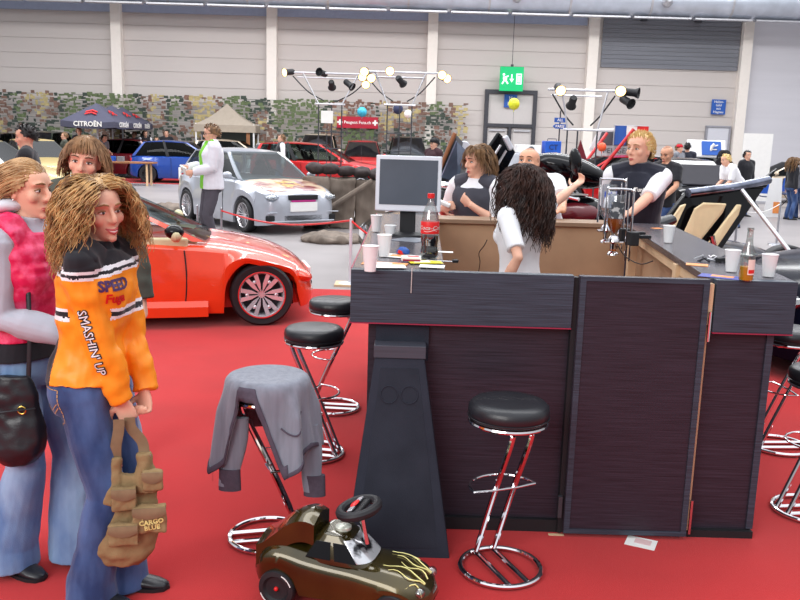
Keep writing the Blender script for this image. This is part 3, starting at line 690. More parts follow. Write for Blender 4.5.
# optic dispensers: chrome stands with upside-down spirit bottles
def optic(px, py, Y, lb, liquid, lm, bl=.19):
    p = P(px, py, Y); t = thing('spirit_dispenser', lb, 'spirit dispenser', p, 6, 'spirit dispensers clamped to the right counter arm')
    # origin = centre of bottle; frame
    a = MB(); w = .052
    a.tube(bez([(-w, 0, -.06), (-w, 0, .15), (-w + .012, 0, .166), (w, 0, .166), (w + .03, 0, .158), (w + .036, 0, .14), (w + .036, 0, -.20)], 5), .006, 8); a.build('stand_tube', M['chrome'], t)
    a = MB(); a.tube([(w + .012, 0, .15), (w + .012, 0, -.20)], .004, 8); a.build('guide_rod', M['chrome'], t)
    a = MB(); a.lathe([(0, .14), (.036, .14), (.040, .132), (.040, .0), (.036, -.02), (.014, -.055), (.012, -.075), (0, -.075)], (0, 0, 0), 24); b = a.build('bottle', M['tube'], t, 60)
    a = MB(); a.lathe([(0, liquid), (.037, liquid), (.037, .0), (.033, -.02), (.012, -.053), (0, -.054)], (0, 0, 0), 24); a.build('liquor', lm, b, 60)
    a = MB(); a.grid(lambda u, v: (.0408 * cos(radians(215 + 110 * u)), .0408 * sin(radians(215 + 110 * u)), .02 + .085 * v), 10, 1); a.build('label', lblm, b, 60)
    a = MB(); a.lathe([(0, -.07), (.018, -.07), (.03, -.085), (.032, -.10), (.02, -.108), (.016, -.15), (.028, -.16), (.03, -.168), (0, -.17)], (0, 0, 0), 20); a.build('measure', M['chrome'], t)
    a = MB(); a.lathe([(0, -.11), (.017, -.11), (.017, -.145), (0, -.146)], (0, 0, -.0), 16); a.build('measure_glass', lm, t)
    MB().box((0, 0, -.105), (.10, .03, .012)).build('collar', M['chrome'], t, 0, .003)
    t.scale = (1.18, 1.18, 1.18); cx = 1.33 + (Y - 3.62) / 2.53 * .27; MB().box((.10, 0, (ZT - p.z) / 1.18), (.05, .06, .07)).build('clamp', M['rubber'], t, 0, .005)
    MB().bx((.10, -.015, (ZT + .002 - p.z) / 1.18), ((cx - p.x + .015) / 1.18, .015, (ZT + .022 - p.z) / 1.18)).build('clamp_arm', M['rubber'], t, 0, .003)
    return t
lblm = mat('blue_white_label', (235, 238, 245), .5, rgb2=(40, 80, 190), thresh=(.5, .56), scale=22, var=.1)
optic(608, 211, 5.30, 'rear chrome spirit dispenser with a clear bottle and blue and white label', .0, M['tube'])
lblm = mat('grey_black_label', (70, 74, 80), .5, rgb2=(190, 190, 190), thresh=(.55, .6), scale=30, var=.1)
o = optic(615, 222, 5.10, 'front chrome spirit dispenser with amber liquor in an upside-down bottle', .018, M['amber'])

# cable under the right arm
a = MB(); a.tube(bez([P(617, 244, 4.8), P(625, 256, 4.8), P(640, 264, 4.7), P(653, 261, 4.6)], 8), .003, 6); tag(a.build('cable', M['black']), 'black cable hanging below the right counter arm behind the dispensers', 'cable')
a = MB(); a.tube(bez([P(487, 240, 5.2), P(484, 246, 5.6), P(479, 253, 5.9), P(480, 262, 6.0), P(478, 275, 6.05)], 8), .003, 6); tag(a.build('cable', M['black']), 'thin black cable hanging down the brown board left of the curly-haired woman', 'cable')
# paper on the floor
flyer(641, 543, .13, .10, -25, M['paper'], 'white leaflet lying on the red carpet at the foot of the bar front', mat('pale_pink_print', (225, 190, 190), .6), z=.012, name='leaflet', cat='leaflet')
flyer(556, 535, .07, .02, 0, M['pine'], 'short strip of pale tape on the carpet under the middle bar joint', None, z=.012, name='tape_strip', cat='tape')

# ============================================================ TOY CAR
def toy():
    p = G(347, 608)
    t = thing('ride_on_toy_car', 'small glossy bronze ride-on toy car with yellow flame lines on its bonnet', 'toy car', (p.x, p.y + .03, .012), -17); t.scale = (1.1, 1.1, 1.1)
    # local x forward (nose at +), body length .62
    def sec(x):
        top = sinterp([(-.31, .165), (-.27, .205), (-.20, .215), (-.12, .20), (-.02, .185), (.10, .18), (.2, .168), (.27, .145), (.31, .10)], x)
        w = sinterp([(-.31, .085), (-.27, .115), (-.15, .118), (0, .108), (.14, .118), (.24, .112), (.29, .085), (.31, .05)], x)
        bot = interp([(-.31, .10), (-.27, .055), (.25, .05), (.31, .075)], x)
        return top, w, bot
    a = MB(); rings = []
    N = 60
    for i in range(N + 1):
        x = -.31 + .62 * i / N; top, w, bot = sec(x); pts = []
        sb = bot
        for xw, r in ((-.215, .078), (.195, .072)):
            if abs(x - xw) < r: sb = max(sb, .045 + sqrt(r * r - (x - xw) ** 2))
        sb = min(sb, top - .03)
        prof = [(0, top + .006), (.5 * w, top + .004), (.8 * w, top - .008), (.95 * w, top - .028), (w, min(top - .03, max(top - .055, sb + .004))), (w * .99, min((top + sb) / 2 - .01, max((top + sb) / 2 - .01, sb + .002))), (w * .97, sb), (w * .55, sb), (w * .5, bot), (0, bot)]
        pts = [Vector((x, y, z)) for y, z in prof] + [Vector((x, -y, z)) for y, z in prof[-2:0:-1]]
        rings.append(pts)
    a.loft(rings); body = a.build('body', M['darkmetal'], t, 50)
    # cabin
    c = MB(); rg = []
    for k in range(9):
        q = k / 8; zz = .175 + .092 * q; x0 = -.16 + .055 * q + .02 * q * q; x1 = .115 - .085 * q - .02 * q * q; w = .095 - .032 * q ** 1.5
        rr = []
        for j in range(32):
            an = j * 2 * pi / 32; cx = (x0 + x1) / 2; ex = (x1 - x0) / 2
            sx = abs(cos(an)) ** .6 * (1 if cos(an) > 0 else -1); sy = abs(sin(an)) ** .6 * (1 if sin(an) > 0 else -1); rr.append(Vector((cx + ex * sx, w * sy, zz)))
        rg.append(rr)
    c.loft(rg); c.build('cabin', M['darkmetal'], t, 50, bev=.006)
    def wx(q): return (-.16 + .055 * q + .02 * q * q, .115 - .085 * q - .02 * q * q, .095 - .032 * q ** 1.5, .175 + .092 * q)
    def side(s, u0, u1, q0, q1):
        pts = []
        for (u, q) in ((u0, q0), (u1, q0), (u1 - .0, q1), (u0, q1)):
            x0, x1, w, z = wx(q); pts.append(Vector((x0 + (x1 - x0) * u, s * (w + .001), z)))
        m = MB(); m.prism(pts, (0, s * .002, 0)); return m
    for s in (-1, 1):
        side(s, .12, .48, .18, .78).build('side_window', M['black_paint'], t, 0, .001); side(s, .54, .86, .18, .78).build('side_window', M['black_paint'], t, 0, .001)
    def front(u, v):
        q = .16 + .70 * v; x0, x1, w, z = wx(q); an = radians(-62 + 124 * u); cx = (x0 + x1) / 2; ex = (x1 - x0) / 2 + .002
        return (cx + ex * abs(cos(an)) ** .6, (w + .001) * abs(sin(an)) ** .6 * (1 if an > 0 else -1), z)
    m = MB(); m.grid(front, 24, 6, (.002, 0, .001)); m.build('windscreen', mat('silvered_window', (205, 208, 212), .12, .5, rgb2=(40, 40, 44), thresh=(.5, .56), var=.3, scale=9), t, 50)
    # raised rear seat spoiler
    s = MB(); s.grid(lambda u, v: (-.30 + .20 * u, (v - .5) * (.20 - .06 * u), .215 + .10 * sin(u * pi * .62) ** 1.5 + .012 * cos((v - .5) * 5)), 14, 8, (0, 0, -.075)); s.build('seat_back', M['darkmetal'], t, 50)
    MB().lathe([(0, 0), (.028, 0), (.028, .012), (.018, .016), (0, .016)], (-.02, 0, .264), 24).build('roof_badge', mat('milky_badge', (215, 218, 205), .3, .3), t)
    # steering wheel on a rod
    MB().tube([(.065, 0, .225), (.045, 0, .325)], .009, 10).build('steering_column', M['chrome'], t)
    sw = MB(); R = rotm((0, -12, 0)); ring = []
    for i in range(40):
        an = i * 2 * pi / 40; v = R @ Vector((.062 * cos(an), .078 * sin(an), 0)); ring.append(v + Vector((.035, 0, .350)))
    sw.tube(ring, .0165, 10, True); st = sw.build('steering_wheel', M['rubber'], t)
    MB().box((.035, 0, .350), (.05, .12, .016), (0, -22, 0)).build('wheel_hub', M['rubber'], st, 0, .005)
    MB().ball((.02, -.0, .364), (.014, .03, .005), R=(0, -22, 0)).build('emblem', M['red'], st)
    for s_, mm in ((-1, M['alu']), (1, M['alu'])): MB().box((.022, s_ * .042, .362), (.018, .035, .006), (0, -22, 0)).build('emblem_wing', mm, st, 0, .002)
    for (x, s) in ((-.215, -1), (-.215, 1), (.195, -1), (.195, 1)):
        r = .066 if x < 0 else .06
        Rr = (90, 0, 0); w = MB(); w.lathe([(0, -.022), (r * .8, -.022), (r * .97, -.016), (r, -.008), (r, .012), (r * .95, .02), (r * .72, .022), (r * .6, .012), (r * .2, .008), (0, .012)], (x, s * .105, r + .001), 32, (90 if s < 0 else -90, 0, 0))
        wo = w.build('wheel', M['rubber'], t, 40)
        MB().ball((x, s * .12, r + .001), .008, 10, 6).build('wheel_bolt', M['red'], wo)
        for a0 in (20, 200):
            MB().tube([(x + r * .88 * cos(radians(a0 + i * 6)), s * .127, r + r * .88 * sin(radians(a0 + i * 6))) for i in range(9)], .0018, 5).build('sidewall_mark', M['paper'], wo)
    # flame pinstripes on the bonnet
    def zt2(x, y):
        top, w, b = sec(x); return top + .0075 - .5 * max(0, abs(y) / w - .5) ** 2 * .4
    random.seed(2)
    for k in range(7):
        y0 = (k - 3) * .026; pts = []
        for i in range(9):
            x = .285 - i * (.012 + .003 * (k % 3)); y = y0 + .012 * sin(i * .9 + k * 2) + (k - 3) * .001 * i; pts.append((x, y, zt2(x, y)))
        MB().tube(pts, [.0026 - .0002 * i for i in range(9)], 5).build('flame_stripe', M['flame'], t)
    for s in (-1, 1): MB().ball((.278, s * .075, .125), (.018, .022, .018)).build('headlight', M['lamp_glass'], t)
toy()
# ============================================================ PEOPLE
def head_mb(fem=False, wide=1.0):
    """head in its own frame: origin at the neck pivot below the ears, face towards -y"""
    a = MB(); Hh = .225; rings = []
    W = [(0, .018), (.03, .030), (.08, .040), (.16, .050), (.25, .057), (.36, .063), (.48, .069), (.6, .073), (.72, .075), (.82, .069), (.9, .056), (.96, .036), (1, .008)]
    Fr = [(0, .066), (.03, .078), (.08, .086), (.13, .085), (.19, .089), (.26, .089), (.33, .088), (.42, .086), (.5, .082), (.56, .087), (.62, .094), (.72, .092), (.82, .080), (.9, .060), (.96, .034), (1, .005)]
    Bk = [(0, -.03), (.03, -.01), (.1, .015), (.2, .045), (.3, .07), (.42, .088), (.55, .098), (.7, .1), (.82, .089), (.9, .069), (.96, .042), (1, .01)]
    if fem: W = [(t, w * (.90 if t < .3 else .95)) for t, w in W]
    for i in range(33):
        t = i / 32; w = sinterp(W, t) * wide; f = sinterp(Fr, t); b = sinterp(Bk, t); r = []
        for j in range(36):
            an = 2 * pi * j / 36; x = w * abs(cos(an)) ** .85 * (1 if cos(an) > 0 else -1); s = sin(an)
            y = (b if s > 0 else f) * abs(s) ** .9 * (1 if s > 0 else -1)
            if s < 0 and .1 < t < .5: y += .008 * abs(cos(an)) ** 2 * (0)
            r.append(Vector((x, y, -.085 + t * Hh)))
        rings.append(r)
    a.loft(rings)
    z = lambda t: -.085 + t * Hh
    # nose
    a.tube([(0, -.084, z(.60)), (0, -.096, z(.50)), (0, -.108, z(.40)), (0, -.109, z(.365)), (0, -.092, z(.325))], [.008, .0095, .0115, .0125, .008], 10)
    for s in (-1, 1):
        a.ball((s * .011, -.094, z(.352)), (.009, .011, .008), 8, 6)
        a.ball((s * .042, -.062, z(.40)), (.024, .022, .026), 10, 7)
        a.ball((s * (.072 * wide if not fem else .067), .008, z(.46)), (.009, .02, .031), 10, 8, R=(0, 0, s * 18))
        a.tube([(s * .012, -.091, z(.615)), (s * .035, -.088, z(.635)), (s * .055, -.070, z(.61))], [.007, .008, .006], 8)
    a.ball((0, -.079, z(.06)), (.02, .014, .016), 10, 7)
    a.tube([(-.022, -.083, z(.185)), (0, -.093, z(.19)), (.022, -.083, z(.185))], [.006, .009, .006], 8)
    return a, z
def face_mb(z, smile=0, brow=(60, 45, 35)):
    """eyes, lips, brows: material 1 white 2 iris 3 lips 4 teeth 5 brow"""
    a = MB()
    for s in (-1, 1):
        a.ball((s * .031, -.0745, z(.505)), (.0145, .0120, .0072), 12, 8, mi=1)
        a.ball((s * .031, -.0845, z(.505)), (.0062, .0036, .0060), 10, 6, mi=2)
        a.tube([(s * (.031 + .0165 * q), -.0855 + .012 * q * q, z(.505) + .0066 * (1 - q * q) + .001) for q in (-1, -.5, 0, .5, 1)], .0026, 6, mi=5)
        a.tube([(s * .014, -.099, z(.625)), (s * .032, -.0985, z(.648)), (s * .052, -.083, z(.625))], [.0026, .0034, .0018], 6, mi=5)
    if smile:
        w = .026
        a.tube([(w * q, -.098 + .016 * q * q, z(.205) + .007 * q * q) for q in (-1, -.5, 0, .5, 1)], [.002, .0045, .005, .0045, .002], 8, mi=3)
        a.tube([(w * q, -.096 + .016 * q * q, z(.150) + .018 * q * q) for q in (-1, -.5, 0, .5, 1)], [.002, .0045, .006, .0045, .002], 8, mi=3)
        a.tube([(w * .8 * q, -.0955 + .014 * q * q, z(.180) + .008 * q * q) for q in (-1, -.5, 0, .5, 1)], [.003, .0058, .0062, .0058, .003], 8, mi=4)
    else:
        w = .022
        a.tube([(w * q, -.0975 + .014 * q * q, z(.20) + .001 * q * q) for q in (-1, -.5, 0, .5, 1)], [.0015, .004, .0042, .004, .0015], 8, mi=3)
        a.tube([(w * q, -.0965 + .014 * q * q, z(.165) + .004 * q * q) for q in (-1, -.5, 0, .5, 1)], [.0015, .004, .0052, .004, .0015], 8, mi=3)
    return a
def ik(a, t, l1, l2, pole):
    a = Vector(a); t = Vector(t); d = t - a; D = min(d.length, (l1 + l2) * .998); dn = d.normalized(); t = a + dn * D
    c = (l1 * l1 - l2 * l2 + D * D) / (2 * D); h = sqrt(max(0, l1 * l1 - c * c)); p = Vector(pole); p -= dn * p.dot(dn)
    if p.length < 1e-5: p = dn.orthogonal()
    return a + dn * c + p.normalized() * h, t
def hand_mb(w, fwd, palm, s=1, curl=.5, point=False, thumb=1, spread=.35, scale=1.0):
    """hand from wrist w; fwd = finger direction, palm = palm normal; s=+1/-1 side of the thumb"""
    f = Vector(fwd).normalized(); n = Vector(palm); n = (n - f * n.dot(f)).normalized(); x = f.cross(n) * s; w = Vector(w); k = scale
    a = MB(); rr = []
    for t, hw, th in ((-.02, .024, .019), (0, .026, .018), (.03, .036, .017), (.06, .041, .015), (.085, .040, .013), (.095, .034, .009)):
        rr.append([w + f * t * k + x * hw * k * cos(q * pi / 8) + n * th * k * sin(q * pi / 8) for q in range(16)])
    a.loft(rr)
    for i, (o, L) in enumerate(((.029, .072), (.0098, .080), (-.0098, .074), (-.029, .058))):
        c = curl if not (point and i == 0) else .03
        base = w + f * .078 * k + x * o * k; d = f + x * (o * spread * 4); d.normalize(); pts = [base, base + d * .012 * k]; p = pts[-1]; ang = 0
        for sg in (.42, .32, .26):
            ang += c * 1.25; dd = d * cos(ang) + n * sin(ang); p = p + dd * L * sg * k; pts.append(p)
        a.tube(pts, [.0092 * k, .0092 * k, .0085 * k, .0078 * k, .0062 * k], 8)
    b = w + f * .02 * k + x * .028 * k; d1 = (x * .8 + f * .6 + n * .3).normalized(); d2 = (f * .85 + x * .25 + n * .35 * thumb).normalized()
    a.tube([b - x * .012 * k, b + d1 * .03 * k, b + d1 * .045 * k + d2 * .02 * k, b + d1 * .045 * k + d2 * .048 * k], [.014 * k, .0115 * k, .0095 * k, .007 * k], 8)
    return a
def person(label, loc, yaw, h=1.75, fem=False, skin=None, lean=0, side=0, twist=0, head=(0, 0, 0), L=None, R=None, feet=None, top=None, legs=None, shoes=None, hair=None, smile=0, brow=(70, 52, 40), vox=.006, group=None, build=1.0, vest=None, headscale=1.0, hidelegs=False, squat=0, bagged=False):
    k = h / 1.74; skin = skin or M['skin']; T0 = thing('person', label, 'person', loc, yaw, group)
    hz = .91 - squat
    def TF(p):
        p = Vector(p); w = max(0, min(1, (p.z - hz) / .25)); w = w * w * (3 - 2 * w)
        q = p - Vector((0, 0, hz)); Rm = Matrix.Rotation(radians(lean * w), 3, 'X') @ Matrix.Rotation(radians(side * w), 3, 'Y') @ Matrix.Rotation(radians(twist * w), 3, 'Z')
        return (Rm @ q + Vector((0, 0, hz))) * k
    sp = squat
    if fem: TR = [(.78, .14, .10, .0), (.86, .172, .12, .008), (.95, .160, .11, .005), (1.08, .122, .088, 0), (1.2, .138, .098, 0), (1.29, .148, .106, -.006), (1.36, .142, .09, 0), (1.40, .105, .07, .004), (1.435, .06, .055, .006), (1.46, .045, .048, .006)]
    else: TR = [(.78, .145, .10, .0), (.86, .162, .115, .005), (.95, .155, .11, .003), (1.08, .148, .10, 0), (1.2, .165, .112, 0), (1.32, .178, .118, 0), (1.38, .165, .10, .004), (1.43, .12, .078, .008), (1.465, .07, .06, .008), (1.49, .055, .052, .008)]
    TR = [(z - sp, a_ * build, b_ * build, c) for z, a_, b_, c in TR]
    shx, shz = (.150, 1.385) if fem else (.180, 1.415)
    shx *= build ** .6
    def torso(mb, z0, z1, inf, n=26, sq=.8):
        rings = []
        for i in range(n + 1):
            z = z0 + (z1 - z0) * i / n; zz = z - 0
            g = lambda c: sinterp([(t[0], t[c]) for t in TR], zz)
            rx = g(1) + (inf(z) if callable(inf) else inf); ry = g(2) + (inf(z) if callable(inf) else inf); cy = g(3)
            rings.append([TF((rx * abs(cos(q * pi / 14)) ** sq * (1 if cos(q * pi / 14) > 0 else -1), cy + ry * abs(sin(q * pi / 14)) ** sq * (1 if sin(q * pi / 14) > 0 else -1), z)) for q in range(28)])
        mb.loft(rings)
    sh = {s: TF((s * shx, .0, shz - sp)) for s in (-1, 1)}
    arms = {}
    for s, A in ((1, L), (-1, R)):
        A = dict(A or {})
        if 'W' in A: A['t'] = tuple((Matrix.Rotation(-radians(yaw), 3, 'Z') @ (Vector(A['W']) - Vector(loc))) / k)
        tg = Vector(A.get('t', (s * (shx + .07), .0, .80))) * k; pole = A.get('pole', (s * .4, 1, -.2))
        e, w = ik(sh[s], tg, .285 * k, .26 * k, pole); arms[s] = (e, w, A)
    lg = {}
    for s in (1, -1):
        F = (feet or {}).get(s, (s * .10, .0)); hp = Vector((s * .085, .0, .88 - sp)) * k; an = Vector((F[0], F[1], .085 + (F[2] if len(F) > 2 else 0))) * k
        kn, an = ik(hp, an, .415 * k, .40 * k, (F[3] if len(F) > 3 else 0, -1, 0)); lg[s] = (hp, kn, an)
    fyaw = {s: radians(((feet or {}).get('yaw', (12, 12))[0 if s > 0 else 1]) * s) for s in (1, -1)}
    # ---- body
    b = MB(); torso(b, .80 - sp, TR[-1][0], 0)
    npv = TF((0, .008, (1.475 if fem else 1.50) - sp)); neckb = TF((0, .012, TR[-1][0] - .06))
    hp_ = npv + (npv - TF((0, .008, 1.38 - sp))).normalized() * .075 * k
    HR = Euler([radians(head[0]), radians(head[1]), radians(head[2])], 'XYZ').to_matrix() if True else None
    HR = Matrix.Rotation(radians(head[2]), 3, 'Z') @ Matrix.Rotation(radians(head[0]), 3, 'X') @ Matrix.Rotation(radians(head[1]), 3, 'Y')
    hs = headscale * (.97 if fem else 1.02) * k
    HM = Matrix.Translation(hp_) @ (HR.to_4x4()) @ Matrix.Scale(hs, 4)
    nr = .046 if fem else .056
    b.tube([neckb, npv, hp_ + (HM.to_3x3() @ Vector((0, .018, .01)))], [nr * 1.25 * k, nr * k, nr * .95 * k], 14)
    for s in (1, -1):
        b.tube([TF((s * .04, .02, TR[-1][0] - .055)), sh[s] + Vector((0, 0, -.012 * k))], [.036 * k, .040 * k], 10)
    if fem:
        for s in (1, -1): b.ball(TF((s * .066, -.072, 1.26 - sp)), (.050 * k, .048 * k, .05 * k), 12, 8)
    for s in (1, -1):
        e, w, A = arms[s]; ar = (.042, .036, .031, .034, .023) if fem else (.052, .046, .038, .041, .028)
        S = sh[s]; b.tube([S, S.lerp(e, .45), e, e.lerp(w, .3), w], [r * k for r in ar], 12); b.ball(S, ar[0] * .92 * k, 12, 8); b.ball(e, ar[2] * k, 10, 7)
        fd = Vector(A.get('f', (w - e))); pn = Vector(A.get('n', (-s, 0, 0)))
        b.merge(hand_mb(w, fd, pn, A.get('th', s), A.get('curl', .35), A.get('point', False), scale=(.92 if fem else 1.02) * k))
        hp, kn, an = lg[s]; b.tube([hp, hp.lerp(kn, .4), kn, kn.lerp(an, .35), an], [r * k for r in ((.085, .078, .055, .052, .034))], 12)
        b.tube([an, an + Vector((0, -.05, -.05)) * k, an + Vector((0, -.13, -.065)) * k], [.035 * k, .03 * k, .02 * k], 8)
    hm, z = head_mb(fem); b.merge(hm, HM)
    mats = [skin, M['eyew'], M['iris'], M['lips'], M['teeth'], mat('brow_hair', brow, .8)]
    me = remesh(b, vox, 2, mats)
    fm = face_mb(z, smile); fm.xf(HM); addmesh(me, fm, 0)
    mobj('body', me, T0)
    # ---- trousers
    if legs:
        m, puff, flare, zb = legs.get('m'), legs.get('puff', .014), legs.get('flare', 0), legs.get('z', .05)
        b = MB(); torso(b, .80 - sp, (legs.get('waist', 1.0)) - sp, puff)
        for s in (1, -1):
            hp, kn, an = lg[s]; dn = (an - kn).normalized(); en = an + dn * (.085 - zb) * k; en = an + Vector((0, -.01, -(.085 - zb))) * k
            b.tube([hp + Vector((0, 0, .04)), hp.lerp(kn, .4), kn, kn.lerp(an, .5), en + Vector((0, 0, .10)), en], [(r + puff) * k for r in (.088, .080, .056 + flare * .15, .052 + flare * .5, .045 + flare * .9, .046 + flare)], 18)
        me = remesh(b, vox * 1.1, 2, [m] + legs.get('mats', []), disp=legs.get('disp', .005), dscale=9, stretch=(1, 1, .7)); 
        if legs.get('paint'): paint(me, legs['paint'](k))
        mobj(legs.get('name', 'trousers'), me, T0)
    # ---- shoes
    if shoes:
        for s in (1, -1):
            hp, kn, an = lg[s]; a = MB(); rr = []; Rz = Matrix.Rotation(fyaw[s], 3, 'Z')
            for y, w, zt_ in ((.075, .022, .05), (.06, .033, .075), (.02, .037, .085), (-.04, .038, .072), (-.10, .045, .052), (-.15, .043, .040), (-.185, .030, .030), (-.20, .012, .022)):
                rr.append([an + Rz @ (Vector((w * cos(q * pi / 8), y, max(0.0, (zt_ * .5 + zt_ * .5 * sin(q * pi / 8) * (1 if sin(q * pi / 8) > 0 else 1)))) ) * k) - Vector((0, 0, .083 * k)) for q in range(16)])
            a.loft(rr); so = a.build('shoe', shoes['m'], T0, 60)
            a = MB(); rr = []
            for zz in (.0, .014):
                rr.append([an + Rz @ (Vector((x * 1.06, y, zz - .084)) * k) for x, y in [(.0, .08), (.03, .068), (.038, .02), (.039, -.04), (.047, -.1), (.044, -.15), (.03, -.19), (0, -.206), (-.03, -.19), (-.044, -.15), (-.047, -.1), (-.039, -.04), (-.038, .02), (-.03, .068)]])
            a.loft(rr); a.build('sole', shoes.get('sole', M['black']), so, 60)
    # ---- top garment
    for g in (top or []):
        b = MB(); inf = g.get('inf', .018); zb = g.get('z', .90) - sp; zt_ = g.get('zt', TR[-1][0] + sp - .02) - sp - .0
        torso(b, zb, zt_, (lambda z, i=inf, f=g.get('flare', 0), zb=zb: i + f * max(0, 1 - (z - zb) / .25)))
        si = g.get('sinf', inf)
        for s in (1, -1):
            b.tube([TF((s * .055, .012, TR[-1][0] - .045)), TF((s * shx * .97, .0, shz - sp - .002))], [(.05 + inf) * k, (.056 + inf * .9) * k], 12)
            if fem and g.get('bust', 1): b.ball(TF((s * .066, -.072, 1.26 - sp)), ((.056 + inf) * k, (.056 + inf) * k, (.058 + inf) * k), 12, 8)
            sl = g.get('sleeve', 1.0)
            if isinstance(sl, dict): sl = sl[s]
            e, w, A = arms[s]; S = sh[s]; ar = (.050, .044, .036, .036, .026) if fem else (.056, .050, .041, .043, .031)
            if sl > 0:
                P5 = [S, S.lerp(e, .45), e, e.lerp(w, .35), w]; cut = []
                dist = [0]
                for i in range(4): dist.append(dist[-1] + (P5[i + 1] - P5[i]).length)
                end = dist[-1] * sl; pts = []; rs = []
                for i in range(5):
                    if dist[i] <= end + 1e-6: pts.append(P5[i]); rs.append((ar[i] + si) * k)
                    else:
                        t = (end - dist[i - 1]) / (dist[i] - dist[i - 1])
                        if t > .02: pts.append(P5[i - 1].lerp(P5[i], t)); rs.append((ar[i - 1] + (ar[i] - ar[i - 1]) * t + si) * k)
                        break
                b.tube(pts, rs, 16)
                b.ball(e, (ar[2] + si) * .98 * k, 12, 8) if sl > .6 else None
                (b.ball(S, (ar[0] + si) * .95 * k, 14, 9) if sl > 0 else None)
        if g.get('collar'):
            c = g['collar']; n0 = TF((0, .012, TR[-1][0] - .07)); n1 = TF((0, .006, TR[-1][0] - .07 + c[1])); b.tube([n0, n1], [(nr + c[0] + .02) * k, (nr + c[0]) * k], 18)
        me = remesh(b, vox, g.get('sm', 2), [g['m']] + g.get('mats', []), disp=g.get('disp', .007), dscale=g.get('ds', 8), stretch=g.get('st', (1, 1, 1)))
        if g.get('paint'): paint(me, g['paint'](k, arms, sh))
        mobj(g.get('name', 'shirt'), me, T0)
    if hair: make_hair(T0, HM, hair, fem)
    T0['__'] = 0; del T0['__']
    return dict(t=T0, arms=arms, HM=HM, sh=sh, k=k, lg=lg, TF=TF, z=z)
def make_hair(T0, HM, hr, fem):
    """cap shell following the skull + strand tubes"""
    m = hr['m']; hl = hr.get('line', .70); sh_ = hr.get('puff', .010); c = Vector((0, .006, .035))
    W, Fb, Bb, Zt = .076 * (.96 if fem else 1), .094, .102, .108
    def surf(az, el, off):
        # az 0=front(-y), el up
        x = sin(az) * cos(el); y = -cos(az) * cos(el); z = sin(el); fy = Fb if y < 0 else Bb; fz = Zt
        return c + Vector((x * (W + off), y * (fy + off), z * (fz + off)))
    def hairy(az, el):
        a = abs((az + pi) % (2 * pi) - pi); e = el * 180 / pi; a = a * 180 / pi
        lo = interp(hr.get('edge', [(0, 38), (35, 34), (55, 20), (70, 2), (80, -12), (100, -28), (130, -45), (180, -50)]), a)
        return e > lo
    a = MB(); NA = 48; NE = 30; v = []; idx = {}
    fs = []
    for i in range(NA):
        for j in range(NE + 1):
            az = 2 * pi * i / NA; el = -pi / 3 + (pi / 2 + pi / 3) * j / NE
            n_ = noise.noise(Vector((sin(az) * 3, cos(az) * 3, el * 3))) * hr.get('lump', .004) + noise.noise(Vector((sin(az) * 12, cos(az) * 12, el * 4))) * .002
            v.append(surf(az, el, sh_ + n_))
    for i in range(NA):
        for j in range(NE):
            az = 2 * pi * (i + .5) / NA; el = -pi / 3 + (5 * pi / 6) * (j + .5) / NE
            if hairy(az, el): fs.append((i * (NE + 1) + j, ((i + 1) % NA) * (NE + 1) + j, ((i + 1) % NA) * (NE + 1) + j + 1, i * (NE + 1) + j + 1))
    a.add(v, fs)
    n = hr.get('n', 0); Ln = hr.get('len', .05); curl = hr.get('curl', 0); rad = hr.get('r', .0028); steps = hr.get('steps', 12)
    rnd = random.Random(hr.get('seed', 1)); grav = HM.to_3x3().inverted() @ Vector((0, 0, -1)); grav.normalize(); sc = HM.to_scale().x
    cnt = 0
    while cnt < n:
        az = rnd.uniform(-pi, pi); el = math.asin(rnd.uniform(-.8, 1))
        if not hairy(az, el): continue
        cnt += 1
        p = surf(az, el, sh_ * .5); nn = (p - c).normalized(); A = abs((az + pi) % (2 * pi) - pi)
        front = A < radians(50) and el > radians(25)
        L_ = Ln * rnd.uniform(.75, 1.1)
        if hr.get('fringe') and A < radians(58): L_ = hr['fringe'] * rnd.uniform(.85, 1.1) + max(0, (el - radians(35))) * .085
        comb = Vector(hr.get('comb', (0, 0, 0)))
        if hr.get('part') and A < radians(80) and el > radians(10): comb = comb + Vector((1 if p.x > hr.get('partx', 0) else -1, .25, 0)) * hr['part']
        d = (nn * hr.get('lift', .5) + comb + Vector((p.x, p.y, 0)).normalized() * .3).normalized(); pts = [p.copy()]; st = L_ / steps; ph_ = rnd.uniform(0, 6.28); cr = curl * rnd.uniform(.6, 1.3); fr_ = hr.get('freq', 60) * rnd.uniform(.8, 1.25)
        q = p.copy(); rs = [rad * .6]
        for i in range(steps):
            g = hr.get('grav', .35) * (.5 + i / steps); d = (d + grav * g + comb * .1).normalized(); q = q + d * st
            # keep outside skull
            e_ = q - c; fy = Fb if e_.y < 0 else Bb; rr = sqrt((e_.x / (W + sh_)) ** 2 + (e_.y / (fy + sh_)) ** 2 + (e_.z / (Zt + sh_)) ** 2)
            lim = 1.0 + hr.get('vol', .02) * (cnt % 7) / 3.5 * (1 - .75 * max(0, min(1, e_.z / Zt)))
            if rr < lim and e_.z > -.13: q = c + e_ * (lim / max(rr, .3))
            if hr.get('keepout') and e_.z < .03 and e_.y < -.045 and abs(e_.x) < .062: q.x = (.066 if e_.x > 0 else -.066) + (q.x * .1)
            s_ = (i + 1) * st; off = Vector((sin(s_ * fr_ + ph_), cos(s_ * fr_ + ph_), .5 * sin(s_ * fr_ * .7 + ph_))) * cr * min(1, i / 3)
            pts.append(q + off); rs.append(rad * (1 - .55 * (i / steps) ** 2))
        a.tube(pts, rs, hr.get('seg', 4))
    a.xf(HM); o = a.build('hair', m, T0, 70, fix=False)
    return o
def hairmat(name, c1, c2, rough=.45):
    return mat(name, c1, rough, rgb2=c2, scale=22, thresh=(.35, .65), var=.1, spec=.4)
